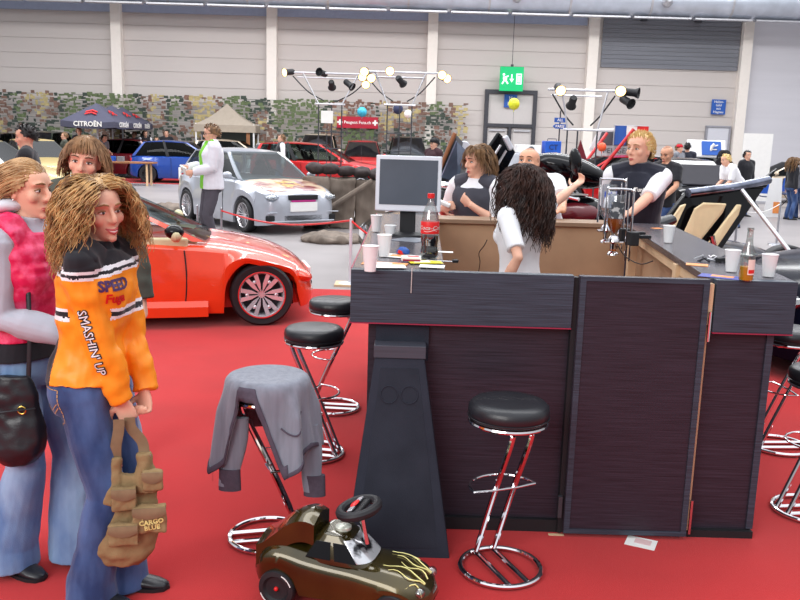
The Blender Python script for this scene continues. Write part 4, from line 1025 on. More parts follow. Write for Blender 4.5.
HB = hairmat('brown_hair', (92, 68, 48), (142, 108, 74)); HM_ = hairmat('mid_brown_hair', (112, 82, 56), (164, 126, 90)); HD = hairmat('dark_brown_hair', (38, 26, 24), (74, 48, 40)); HK = hairmat('black_hair', (22, 20, 22), (44, 38, 38))
HG = hairmat('golden_brown_hair', (122, 84, 48), (206, 164, 108)); HL = hairmat('light_brown_hair', (140, 104, 68), (196, 156, 112)); HY = hairmat('blond_hair', (196, 164, 100), (232, 206, 150)); HS = hairmat('shaved_stubble', (170, 126, 104), (190, 145, 122), .8)
HR_ = hairmat('reddish_hair', (120, 62, 40), (160, 90, 60))
SHORT = [(0, 36), (35, 34), (55, 24), (70, 12), (78, -4), (100, -10), (130, -32), (180, -38)]
def wl_(v): return Vector(v)
CZ = .012
# ---- woman in the orange racing jacket
pw = G(112, 596); YO = -68   # faces right (image), slightly away from profile
def jacket_paint(k):
    def f(k, arms, sh):
        def g(c, n):
            z = c.z / k
            # distance to the camera-side arm axis
            e, w, A = arms[-1]; S = sh[-1]
            def seg(p, a, b):
                t = max(0, min(1, (p - a).dot(b - a) / (b - a).length_squared)); return (p - a.lerp(b, t)).length, t
            d1, t1 = seg(c, S, e); d2, t2 = seg(c, e, w)
            onarm = min(d1, d2) < .075 * k
            zy = 1.372 - .10 * max(0, -(c.x / k + .0)) + .02 * (c.y / k)
            if z > zy + .022: return 1
            if z > zy + .008: return 2
            if z > zy - .004: return 1
            if z > zy - .014: return 2
            if not onarm or c.x > -.10 * k:
                if 1.178 < z < 1.191 or 1.210 < z < 1.223: return 2
                if 1.191 <= z <= 1.210: return 1
            if z < .93 and c.y > .03 * k and abs(c.x) < .13 * k: return 1
            if not onarm and c.y > .075 * k and z > .9: return 1
            return 0
        return g
    return f
W1 = person('woman with long curly golden hair in an orange and black racing jacket laughing', (pw.x - .045, pw.y, CZ), 82, h=1.615, fem=True, lean=6, head=(0, -4, -32), smile=1, brow=(150, 110, 70),
    R=dict(t=(-.05, -.15, .84), pole=(-.7, .8, -.1), f=(.15, -.25, -.9), n=(.8, .35, 0), curl=1.0, th=-1), L=dict(t=(.05, -.20, .83), pole=(.8, .5, 0), f=(-.3, -.15, -.9), n=(-1, .2, 0), curl=1.0),
    feet={1: (.07, -.06), -1: (-.08, .0), 'yaw': (5, 8)},
    legs=dict(m=M['denim'], puff=.010, flare=.045, z=.01, name='jeans', waist=.96, disp=.008),
    shoes=dict(m=M['leather']),
    top=[dict(m=M['orange_cl'], mats=[M['black_cl'], M['white_cl']], inf=.026, sinf=.022, z=.925, zt=1.44, bust=0, collar=(.014, .085), name='jacket', paint=jacket_paint(1), disp=.018, ds=9)],
    hair=dict(m=HG, n=1300, len=.27, curl=.009, freq=70, r=.0023, steps=24, lift=.30, grav=.26, vol=.065, line=.7, part=.35, keepout=1, seed=3, puff=.014, edge=[(0, 44), (30, 40), (50, 28), (65, 12), (78, -10), (100, -30), (130, -45), (180, -50)]), vox=.0055)
def project_text(target_objs, tm, mx, off=.002):
    """lay text (in its own xy plane, placed by mx in the thing's frame, looking along -z of mx) on the surface"""
    dgm = target_objs.data; bv = BVHTree.FromPolygons([v.co.copy() for v in dgm.vertices], [tuple(p.vertices) for p in dgm.polygons])
    zd = (mx.to_3x3() @ Vector((0, 0, 1))).normalized(); out = MB(); vs = []
    for v in tm.v:
        p = mx @ Vector((v.x, v.y, 0)); h = bv.ray_cast(p + zd * .25, -zd, .6)
        q = (h[0] if h[0] is not None else p) + zd * (off + (.0015 if v.z > 0 else 0)); vs.append(q)
    out.add(vs, tm.f); return out
def subtext(s, size, bold=.0):
    tm = textmb(s, size, .001, bold=bold)
    me = tm.mesh('t', (), 0); b = bmesh.new(); b.from_mesh(me)
    for _ in range(2):
        long_ = [e for e in b.edges if e.calc_length() > .012]
        if long_: bmesh.ops.subdivide_edges(b, edges=long_, cuts=1)
    bmesh.ops.triangulate(b, faces=b.faces); b.to_mesh(me); b.free()
    o = MB(); o.add([v.co.copy() for v in me.vertices], [tuple(p.vertices) for p in me.polygons]); bpy.data.meshes.remove(me); return o
jk = [c for c in W1['t'].children if c.name.startswith('jacket')][0]
k1 = W1['k']; e_, w_, _ = W1['arms'][-1]; S_ = W1['sh'][-1]
out = Vector((-1, -.08, 0)).normalized()
ad = (w_ - S_).normalized()
mid = S_.lerp(e_, .95); ad2 = ((e_.lerp(w_, .55)) - S_.lerp(e_, .4)).normalized()
xd = ad2; yd = out.cross(xd).normalized() * 1; zd = xd.cross(yd)
mx = frame(S_.lerp(e_, .98) + out * .0, xd, yd, zd)
for nm, gap, mt in (('lettering_outline', .0035, M['black_cl']), ('lettering', .0, M['white_cl'])):
    tm = subtext("SMASHIN' UP", .042, gap * .8); o = project_text(jk, tm, mx, .002 if gap else .004).build(nm, mt, jk, 0, fix=False)
fx = Vector((-.95, -.3, 0)).normalized()
def chest(txt, size, x, z, m, bold=.001, nx=(-.55, -.83, 0)):
    n = Vector(nx).normalized(); xx = Vector((0, 0, 1)).cross(n).normalized(); mx = frame(Vector((x[0], x[1], z)) * k1, xx, (0, 0, 1), n)
    project_text(jk, subtext(txt, size, bold), mx, .003).build('chest_lettering', m, jk, 0, fix=False)
chest('SPEED', .05, (-.055, -.10), 1.31, mat('dark_purple_print', (70, 40, 90), .6), .002)
chest('Fuga', .045, (-.055, -.10), 1.262, M['red'], .0012)
jn = [c for c in W1['t'].children if c.name.startswith('jeans')][0]
n_ = Vector((-.75, .66, 0)); xx = Vector((0, 0, 1)).cross(n_); st = MB()
for pts in ([(-.06, .06), (.06, .06), (.06, -.06), (0, -.09), (-.06, -.06), (-.06, .06)], [(-.055, .01), (-.02, -.02), (0, .0), (.02, -.02), (.055, .01)], [(-.055, -.005), (-.02, -.035), (0, -.015), (.02, -.035), (.055, -.005)]):
    for (x0, y0), (x1, y1) in zip(pts, pts[1:]):
        for i in range(8):
            a0, a1 = i / 8, (i + .8) / 8; d = Vector((y1 - y0, x0 - x1)).normalized() * .0016
            st.add([(x0 + (x1 - x0) * a0 - d.x, y0 + (y1 - y0) * a0 - d.y, 0), (x0 + (x1 - x0) * a1 - d.x, y0 + (y1 - y0) * a1 - d.y, 0), (x0 + (x1 - x0) * a1 + d.x, y0 + (y1 - y0) * a1 + d.y, 0), (x0 + (x1 - x0) * a0 + d.x, y0 + (y1 - y0) * a0 + d.y, 0)], [(0, 1, 2, 3)])
project_text(jn, st, frame(Vector((-.10, .06, .85)) * k1, xx, (0, 0, 1), n_), .003).build('pocket_stitching', M['tan'], jn, 0, fix=False)
# handbag held in her hands
hb = W1['arms'][-1][1]; Mw = W1['t'].matrix_basis

def toworld(T, p): return Matrix.Translation(T.location) @ Matrix.Rotation(T.rotation_euler.z, 4, 'Z') @ Vector(p)
hw = toworld(W1['t'], hb + Vector((.05, -.04, -.07))) + Vector((-.03, -.075, 0))
t = thing('handbag', 'khaki canvas shoulder bag with flap pockets held low by the woman in orange', 'handbag', (hw.x, hw.y, hw.z), 12)
def pouch(mb, c, w, d, h, tilt=0, top=.7):
    rr = []; R = rotm((0, tilt, 0))
    for i in range(15):
        q = i / 14; zz = -h * (1 - q); s = sin(pi * min(.5, .10 + q * 1.4)) ** .6
        ww = w * (s if q < .3 else 1 - (1 - top) * ((q - .3) / .7) ** 1.6); dd = d * (1.15 - .75 * q) * min(1, .5 + q * 3)
        rr.append([Vector(c) + R @ Vector((ww * cos(j * pi / 12) * (1 + .03 * sin(3 * q + j)), dd * sin(j * pi / 12), zz)) for j in range(24)])
    mb.loft(rr)
a = MB(); pouch(a, (.025, 0, -.20), .115, .05, .35, 8, .62); a.tube([(-.028, 0, -.13), (-.05, 0, -.30)], [.022, .045], 10); a.tube([(.065, 0, -.12), (.075, 0, -.26)], [.026, .05], 10)
me = remesh(a, .006, 4, [M['khaki']], disp=.010, dscale=14); body = mobj('bag_body', me, t)
for (x, z, w, h, y) in ((.0, -.27, .042, .085, -.050), (-.005, -.40, .050, .08, -.062), (.098, -.21, .036, .075, -.040), (.085, -.35, .058, .10, -.055)):
    a = MB(); a.box((x, y, z), (w * 2, .03, h)); p_ = mobj('pocket', remesh(a, .004, 8, [M['khaki']], disp=.006, dscale=22), t)
    f_ = MB(); f_.grid(lambda u, v: (x + (u - .5) * w * 2.0, y - .018 - .004 * sin(v * 3), z + h * .48 - .035 * v * (1.2 - (2 * u - 1) ** 2 * .4)), 8, 4, (0, -.004, 0)); f_.build('flap', M['khaki_d'], p_, 60)
tm = MB()
for i, s in enumerate(('NAVY', 'CARGO', 'BLUE')): tm.merge(subtext(s, .024, .0008), Matrix.Translation((0, -.021 * i, 0)))
project_text(p_, tm, frame((.09, -.09, -.335), (1, 0, .1), (-.1, 0, 1), (0, -1, 0)), .003).build('lettering', mat('pale_yellow_print', (220, 205, 130), .7), p_, 0, fix=False)
for (x0, x1, zb, yy) in ((-.015, -.03, -.15, -.01), (.02, .068, -.14, .01)):
    a = MB(); pts = bez([(x0, yy, .01), (x0 * .9 + x1 * .1, yy, -.03), (x1 * .85 + x0 * .15, yy, zb * .6), (x1, 0, zb)], 6); a.tube(pts, .020, 10, ry=.16); a.build('strap', M['khaki_d'], t)
    a = MB(); a.tube([(x1 - .022, -.01, zb + .012), (x1 + .022, -.01, zb + .012), (x1 + .022, -.01, zb - .012), (x1 - .022, -.01, zb - .012)], .0028, 6, True); a.build('buckle', M['steel'], t)

# ---- woman in the pink waistcoat, left edge
pl = G(30, 566)
def pink_paint(k_):
    return lambda k, arms, sh: (lambda c, n: 0)
W2 = person('woman in a pink quilted waistcoat over a grey hoodie, at the left edge', (pl.x + .03, pl.y + .02, CZ), 68, h=1.67, fem=True, lean=4, head=(2, 0, 8), brow=(130, 95, 60),
    R=dict(t=(-.06, -.27, 1.03), pole=(-.25, .2, -1), f=(.3, -.8, .1), n=(.9, .3, 0), curl=.8, th=-1), L=dict(t=(.22, -.20, .98), pole=(.5, 1, 0), curl=.6),
    feet={1: (.08, -.12), -1: (-.10, .06), 'yaw': (10, 5)},
    legs=dict(m=M['ldenim'], puff=.012, flare=.060, z=.03, name='jeans', waist=.97, disp=.006),
    shoes=dict(m=M['leather']),
    top=[dict(m=M['hood_cl'], inf=.020, sinf=.024, z=.95, zt=1.44, collar=(.022, .09), name='hooded_sweatshirt', disp=.008), dict(m=M['pink_cl'], inf=.034, z=.99, zt=1.42, sleeve=0, name='waistcoat', disp=.008, flare=.0, st=(.3, .3, 2.5)), dict(m=M['black_cl'], inf=.024, z=.915, zt=1.01, sleeve=0, name='waistband', bust=0, disp=.002)],
    hair=dict(m=HL, n=700, len=.10, curl=.0, freq=20, r=.0024, steps=10, lift=.0, grav=.12, vol=.012, fringe=.05, comb=(0, .9, -.15), keepout=1, seed=5, puff=.010, edge=[(0, 34), (35, 28), (60, 10), (80, -6), (100, -20), (130, -45), (180, -55)]), vox=.0055)
# hood lying on the back
T = W2['t']; a = MB(); a.ball((0, .10, 1.42), (.13, .075, .055), 20, 12); a.ball((0, .03, 1.455), (.115, .09, .035), 20, 10); mobj('hood', remesh(a, .007, 3, [mat('pale_hood', (216, 216, 224), .9)], disp=.010, dscale=10), T)
MB().ball(W2['HM'] @ Vector((-.075, .004, -.01)), .004, 8, 6).build('earring', M['chrome'], T)
# black shoulder bag
bp = P(15, 420, 3.02)
t = thing('shoulder_bag', 'shiny black leather shoulder bag with gold ring hanging at the left edge', 'handbag', (bp.x, bp.y, bp.z), 5)
a = MB(); pouch(a, (0, 0, .17), .115, .06, .34, 0, .55); mobj('bag_body', remesh(a, .006, 3, [M['leather']], disp=.008, dscale=12), t)
a = MB(); a.tube(bez([(.055, 0, .14), (.065, .015, .35), (.045, .06, .60), (-.03, .13, .80)], 8), .009, 8, ry=.4); a.tube(bez([(-.07, 0, .12), (-.07, .02, .30), (-.06, .08, .58), (-.04, .13, .80)], 8), .009, 8, ry=.4); a.build('strap', M['leather'], t)
MB().tube([(.045 + .014 * cos(i * pi / 8), -.052, .055 + .014 * sin(i * pi / 8)) for i in range(16)], .003, 6, True).build('ring', mat('gold', (200, 160, 80), .25, 1, var=0), t)
MB().tube(bez([(-.08, -.056, .04), (.0, -.066, .055), (.09, -.045, .06)], 6), .008, 8, ry=.4).build('belt', M['leather'], t)

# ---- young man behind in olive grey jacket
pb = G(128, 462)
W3 = person('young man with shaggy brown hair in a grey olive jacket behind the two women', (pb.x - .19, pb.y + .05, CZ), 14, h=1.72, lean=0, head=(6, 8, -4), smile=1, brow=(100, 70, 50),
    L=dict(t=(.275, -.03, .86), pole=(.4, 1, 0), curl=.5), R=dict(t=(-.26, 0, .84), curl=.4),
    feet={1: (.17, -.03), -1: (-.10, .0), 'yaw': (30, 12)}, legs=dict(m=M['ldenim'], puff=.018, flare=.02, z=.03, name='jeans'), shoes=dict(m=M['tan']),
    top=[dict(m=M['olive_cl'], inf=.034, sinf=.028, z=.86, zt=1.44, collar=(.02, .08), name='jacket', disp=.010)],
    hair=dict(m=HM_, n=900, len=.105, curl=.0008, freq=30, r=.0026, steps=10, lift=.05, grav=.42, vol=.012, fringe=.05, seed=8, puff=.012, edge=[(0, 38), (35, 32), (60, 12), (80, -14), (100, -28), (130, -45), (180, -50)]), vox=.007)
# ============================================================ PEOPLE AT THE BAR
W4 = person('woman with very long dark curly hair in a white shirt, pointing, inside the bar', (.70, 4.95, CZ), -130, h=1.66, fem=True, lean=2, head=(2, 0, 10), skin=M['skin'],
    L=dict(t=(.26, .02, .93), pole=(.3, 1, 0), curl=.5), R=dict(W=tuple(P(578, 184, 5.50)), pole=(0, 0, -1), curl=.55, point=True),
    legs=dict(m=M['trouser'], puff=.012, z=.02), shoes=dict(m=M['leather']),
    top=[dict(m=M['white_cl'], inf=.014, sinf=.014, z=.84, zt=1.43, sleeve={1: .42, -1: .40}, name='shirt', disp=.006)],
    hair=dict(m=HD, n=1000, len=.36, curl=.009, freq=60, r=.0028, steps=24, lift=.1, grav=.38, vol=.022, keepout=1, seed=11, puff=.012, edge=[(0, 44), (30, 40), (50, 28), (65, 12), (78, -10), (100, -30), (130, -45), (180, -50)]), vox=.007)
T = W4['t']; MB().box(W4['HM'] @ Vector((-.03, .125, .07)), (.02, .02, .06), (20, 15, 0)).build('hair_clip', M['paper'], T, 0, .003)
MB().tube([(W4['arms'][-1][1].lerp(W4['arms'][-1][0], .12)) + Vector((.03 * cos(i * pi / 8), 0, .03 * sin(i * pi / 8))) for i in range(16)], .002, 5, True).build('bracelet', M['chrome'], T)
W5 = person('young man with shaggy brown hair in a dark waistcoat and white shirt behind the bar', (P(478, 200, 6.75).x, 6.75, CZ), -38, h=1.72, lean=3, head=(6, 0, -22), brow=(60, 45, 35),
    L=dict(t=(.04, -.17, 1.27), pole=(.6, .2, -.8), f=(-.8, 0, .5), n=(0, 1, .2), curl=.9), R=dict(t=(-.20, -.22, 1.22), pole=(-.5, .3, -.8), f=(.8, 0, .3), n=(0, 1, 0), curl=.8),
    legs=dict(m=M['trouser'], puff=.014, z=.02), shoes=dict(m=M['leather']),
    top=[dict(m=M['white_cl'], inf=.010, sinf=.020, z=.9, zt=1.46, sleeve=.62, collar=(.012, .06), name='shirt'), dict(m=mat('charcoal_waistcoat', (64, 64, 74), .8, var=.1), inf=.028, z=.92, zt=1.40, sleeve=0, name='waistcoat')],
    hair=dict(m=HB, n=420, len=.12, curl=.001, freq=30, r=.0034, steps=9, lift=.3, grav=.45, vol=.05, fringe=.06, seed=18, puff=.013, edge=[(0, 38), (35, 32), (60, 14), (80, -10), (100, -22), (130, -40), (180, -48)]), vox=.008)
MB().box(W5['arms'][-1][1] + Vector((.07, -.06, .05)), (.10, .05, .03), (10, 20, 30)).build('crumpled_tissue', M['paper'], W5['t'], 0, .008)
W6 = person('balding man in a white shirt behind the bar, mostly hidden by the curly-haired woman', (P(548, 200, 6.95).x, 6.95, CZ), -18, h=1.75, lean=14, side=-13, head=(-14, 0, -10), skin=M['skin2'],
    L=dict(W=(P(562, 224, 6.28).x, 6.24, ZT + .05), pole=(1, .4, -.1), f=(-1, -.1, .02), n=(0, .2, -1), curl=.35), R=dict(t=(-.25, -.35, 1.05), pole=(-1, .5, 0)),
    legs=dict(m=M['trouser'], puff=.014, z=.02), shoes=dict(m=M['leather']),
    top=[dict(m=M['white_cl'], inf=.022, sinf=.026, z=.88, zt=1.46, sleeve=.5, name='shirt')],
    hair=dict(m=HS, n=0, puff=.003, lump=.001, edge=[(0, 60), (40, 50), (70, 10), (90, 0), (130, -30), (180, -38)]), vox=.009)
W7 = person('blond man in a dark logo waistcoat leaning on the back right of the bar', (P(637, 200, 6.8).x, 6.80, CZ), -22, h=1.86, lean=7, head=(-2, 0, -30), brow=(150, 110, 70),
    L=dict(W=(P(628, 222, 6.3).x, 6.26, ZT + .055), pole=(1, .5, -1.6), f=(-1, -.1, -.02), n=(0, .2, -1), curl=.3), R=dict(t=(-.14, .06, .92), pole=(-1, .9, 0)),
    legs=dict(m=M['trouser'], puff=.014, z=.02), shoes=dict(m=M['leather']),
    top=[dict(m=M['white_cl'], inf=.014, sinf=.014, z=.9, zt=1.47, sleeve=.5, name='shirt'), dict(m=M['vest_cl'], inf=.030, z=.88, zt=1.45, sleeve=0, collar=(.024, .10), name='waistcoat')],
    hair=dict(m=HY, n=520, len=.028, r=.0024, steps=3, lift=1.3, grav=-.4, vol=.05, seed=4, puff=.006, edge=SHORT), vox=.0075)
vt = [c for c in W7['t'].children if c.name.startswith('waistcoat')][0]; n_ = Vector((.10, -.99, .1)).normalized()
tm = MB(); tm.merge(subtext('Tuning', .042, .0015)); tm.merge(subtext('world', .042, .0015), Matrix.Translation((.04, -.035, 0)))
project_text(vt, tm, frame(Vector((.035, -.05, 1.30)) * W7['k'], Vector((0, 0, 1)).cross(n_), (0, 0, 1), n_), .004).build('lettering', M['paper'], vt, 0, fix=False)
# ============================================================ VISITORS FURTHER BACK
def far(label, px, Y, yaw, h, topm, legm, hair, fem=False, name='shirt', vox=.014, **k):
    x = P(px, 200, Y).x
    tp = k.pop('tops', None) or [dict(m=topm, inf=.024, z=.86, sleeve=k.pop('sleeve', 1.0), name=name)]
    return person(label, (x, Y, k.pop('zz', 0)), yaw, h=h, fem=fem, top=tp, legs=dict(m=legm, puff=.016, z=.02), shoes=dict(m=M['leather']), hair=hair, vox=vox, **k)
def hshort(m, seed=1): return dict(m=m, n=120, len=.03, r=.005, steps=3, lift=.8, grav=.2, vol=.03, seed=seed, puff=.008, edge=SHORT)
def hlong(m, seed=1): return dict(m=m, n=200, len=.26, r=.006, steps=8, lift=.2, grav=.5, vol=.05, keepout=1, seed=seed, puff=.010)
B1 = far('man in a white jacket with lime green lining beside the silver car', 212, 13.1, -62, 1.90, M['white_cl'], M['trouser'], hshort(HB, 2), head=(8, 0, -8),
    tops=[dict(m=M['white_cl'], inf=.014, z=.90, zt=1.45, name='shirt'), dict(m=mat('white_lime_jacket', (226, 224, 232), .7, var=.03), mats=[M['lime']], inf=.042, sinf=.030, z=.84, zt=1.45, collar=(.03, .09), name='jacket', paint=lambda k, arms, sh: (lambda c, n: 1 if (c.y < -.03 and abs(c.x + .0) < .075 * k and n.y < -.4 and c.z < 1.5 * k) or (c.z > 1.50 * k and n.y < -.2) else 0))],
    R=dict(t=(-.16, -.30, 1.13), pole=(-.4, .8, -.6), curl=.8), L=dict(t=(.10, -.28, 1.08), pole=(.5, .8, -.6), curl=.8), vox=.010)
gl_ = MB(); z_ = B1['z']
for s in (-1, 1): gl_.tube([Vector((s * .032 + .021 * cos(i * pi / 8), -.102, z_(.505) + .016 * sin(i * pi / 8))) for i in range(16)], .002, 5, True)
gl_.tube([(-.011, -.102, z_(.51)), (.011, -.102, z_(.51))], .002, 5); [gl_.tube([(s * .053, -.10, z_(.51)), (s * .082, .0, z_(.51))], .002, 5) for s in (-1, 1)]
gl_.xf(B1['HM']); gl_.build('glasses', M['black'], B1['t'])
MB().box(B1['arms'][-1][1].lerp(B1['arms'][1][1], .5) + Vector((0, -.08, -.02)), (.22, .02, .15), (30, 10, 10)).build('leaflet', M['paper'], B1['t'], 0)
far('dark-haired man in a black jumper seen in profile left of the boy', 29, 9.6, -70, 1.80, M['black_cl'], M['denim'], hshort(HK, 3), head=(10, 0, 0), L=dict(t=(.1, -.3, 1.1), pole=(.5, 1, 0)))
far('man in a black tracksuit top with white sleeves, standing behind the blue car', 147, 34.6, 30, 1.80, M['black_cl'], M['denim'], hshort(HK, 4),
    tops=[dict(m=M['white_cl'], inf=.022, z=.9, zt=1.45, name='sleeves'), dict(m=M['black_cl'], inf=.034, z=.86, sleeve=0, name='tracksuit_top')])
far('dark-haired person half hidden behind the man with white sleeves', 136, 35.0, -20, 1.74, M['grey_cl'], M['denim'], hshort(HR_, 5))
far('person in a black top behind the blue car roof, right of the tracksuit man', 168, 34.9, 5, 1.84, M['black_cl'], M['denim'], hshort(HK, 6))
far('shorter person in grey between the two men in black behind the blue car', 158, 34.6, 10, 1.55, M['grey_cl'], M['denim'], hshort(HB, 7))
far('red-haired person in a black shirt standing under the slate umbrellas', 82, 31.0, 40, 1.82, M['black_cl'], M['denim'], hshort(HR_, 8))
far('brown-haired person behind the head of the smiling boy, left of the umbrella poles', 67, 28.0, -60, 1.66, M['olive_cl'], M['denim'], hshort(HB, 9))
far('man in a grey shirt bending over the table under the umbrellas', 99, 31.2, 60, 1.74, M['grey_cl'], M['denim'], hshort(HK, 10), lean=38, R=dict(t=(-.2, -.5, .95)), L=dict(t=(.2, -.5, .95)), sleeve=.4)
far('man in a dark and white jacket behind the roof of the silver car', 281, 26.4, -70, 1.80, M['black_cl'], M['denim'], hshort(HB, 11),
    tops=[dict(m=M['white_cl'], inf=.022, z=.9, zt=1.45, name='sleeves'), dict(m=M['black_cl'], inf=.034, z=.86, sleeve=0, name='jacket')])
B2 = far('man in a maroon jacket and dark cap standing behind the monitor', 432, 19.5, -50, 1.82, mat('maroon_jacket', (58, 30, 38), .8), M['denim'], hshort(HK, 12))
MB().ball(B2['HM'] @ Vector((0, 0, .075)), (.098, .11, .075), 16, 10).box(B2['HM'] @ Vector((0, -.13, .05)), (.15, .1, .015)).build('cap', M['black'], B2['t'], 60)
B3 = far('man in a black T-shirt with a silver chain, right of the blond barman', 663, 12.6, -48, 1.78, M['black_cl'], M['denim'], dict(m=HS, n=0, puff=.003, lump=.001, edge=SHORT), sleeve=.42, head=(14, 0, 0), skin=M['skin2'], L=dict(t=(.18, -.30, 1.0), pole=(1, .4, -.3)), R=dict(t=(-.12, -.36, 1.05), pole=(-.6, .6, -.3)), vox=.010)
MB().tube([B3['TF']((.07 * cos(a_), -.118 - .02 * sin(a_), 1.42 + .09 * (sin(a_)) )) for a_ in [pi + i * pi / 12 for i in range(13)]], .006, 5).build('chain', M['chrome'], B3['t'])
B4 = far('person in a grey hooded top and red cap near the right rear door', 675, 26.5, 40, 1.86, M['grey_cl'], M['trouser'], hshort(HB, 13))
MB().ball(B4['HM'] @ Vector((0, 0, .075)), (.098, .11, .075), 16, 10).build('cap', M['red_cl'], B4['t'], 60)
far('person in a dark jacket beside the visitor with the red cap', 683, 26.8, 150, 1.90, M['vest_cl'], M['denim'], hshort(HK, 14))
far('woman with long black hair in a black T-shirt, before the right door', 720, 25.0, 165, 1.74, M['black_cl'], M['denim'], hlong(HK, 15), fem=True, sleeve=.4, L=dict(t=(.3, -.3, 1.0)), R=dict(t=(-.3, -.1, 1.0)))
far('blond man in a white shirt and jeans bending over a table at the right', 737, 19.2, -75, 1.76, M['white_cl'], M['denim'], hshort(HY, 16), lean=36, head=(10, 0, 0), sleeve=.5, L=dict(t=(.1, -.5, .85)), R=dict(t=(-.1, -.5, .9)))
far('dark-haired person in black directly behind the bending blond man', 743, 22.5, 20, 1.72, M['black_cl'], M['denim'], hshort(HK, 17))
far('woman in a black jacket and jeans standing beside the camping chairs at the right', 790, 21.9, 100, 1.62, M['black_cl'], M['denim'], hlong(HB, 18), fem=True)
far('person with pale sleeves cut off by the right photo edge', 801, 22.3, -60, 1.60, M['grey_cl'], M['denim'], hshort(HB, 19))
# ============================================================ CARS
def rim_mb(r, w, style, n=5):
    a = MB(); a.lathe([(r * .90, -w * .5), (r, -w * .5), (r, w * .5), (r * .95, w * .52), (r * .90, w * .44), (r * .86, w * .1), (r * .86, -w * .3)], (0, 0, 0), 36, caps=False)
    a.lathe([(0, w * .30), (r * .16, w * .30), (r * .19, w * .2), (r * .19, w * .0), (0, w * .0)], (0, 0, 0), 20)
    for i in range(n):
        t = 2 * pi * i / n; R = Matrix.Rotation(t, 3, 'Z')
        if style == 'wide':   # flared twin blade spokes
            for s in (-1, 1):
                pts = [(.10 * r, s * .02 * r), (.45 * r, s * .20 * r), (.90 * r, s * .30 * r), (.90 * r, s * .12 * r), (.5 * r, s * .04 * r)]
                a.prism([R @ Vector((x, y, w * (.22 + .18 * x / r))) for x, y in pts], (0, 0, w * .12))
            a.ball(R @ Vector((.62 * r, 0, w * .36)), (.1 * r, .1 * r, w * .1), 8, 5)
        elif style == 'mesh':
            for s in (-1, 1):
                a.tube([R @ Vector((.15 * r, 0, w * .25)), R @ Vector((.5 * r, s * .10 * r, w * .32)), R @ Vector((.9 * r, s * .20 * r, w * .42))], r * .035, 6)
        else:
            pts = [(.12 * r, -.07 * r), (.9 * r, -.10 * r), (.9 * r, .10 * r), (.12 * r, .07 * r)]
            a.prism([R @ Vector((x, y, w * (.2 + .2 * x / r))) for x, y in pts], (0, 0, w * .12))
    return a
def wheel(parent, x, y, r, side, rimm, style='five', n=5, w=.2, rr=.72):
    R = rotm((90, 0, 0)) if side < 0 else rotm((-90, 0, 0)); R4 = Matrix.Translation((x, y, r)) @ R.to_4x4()
    a = MB(); a.lathe([(r * rr, -w * .5), (r * .93, -w * .5), (r * .985, -w * .42), (r, -w * .3), (r, w * .3), (r * .985, w * .42), (r * .93, w * .5), (r * rr, w * .46)], (0, 0, 0), 40, caps=False); a.xf(R4)
    t = a.build('wheel', M['rubber'], parent, 40)
    b = rim_mb(r * rr, w * .9, style, n); b.xf(R4); b.build('rim', rimm, t, 35)
    c = MB(); c.lathe([(0, -w * .1), (r * rr * .9, -w * .1), (r * rr * .9, -w * .2), (0, -w * .2)], (0, 0, 0), 24); c.xf(R4); c.build('brake_disc', M['darkmetal'] if False else M['dgrey'], t, 30)
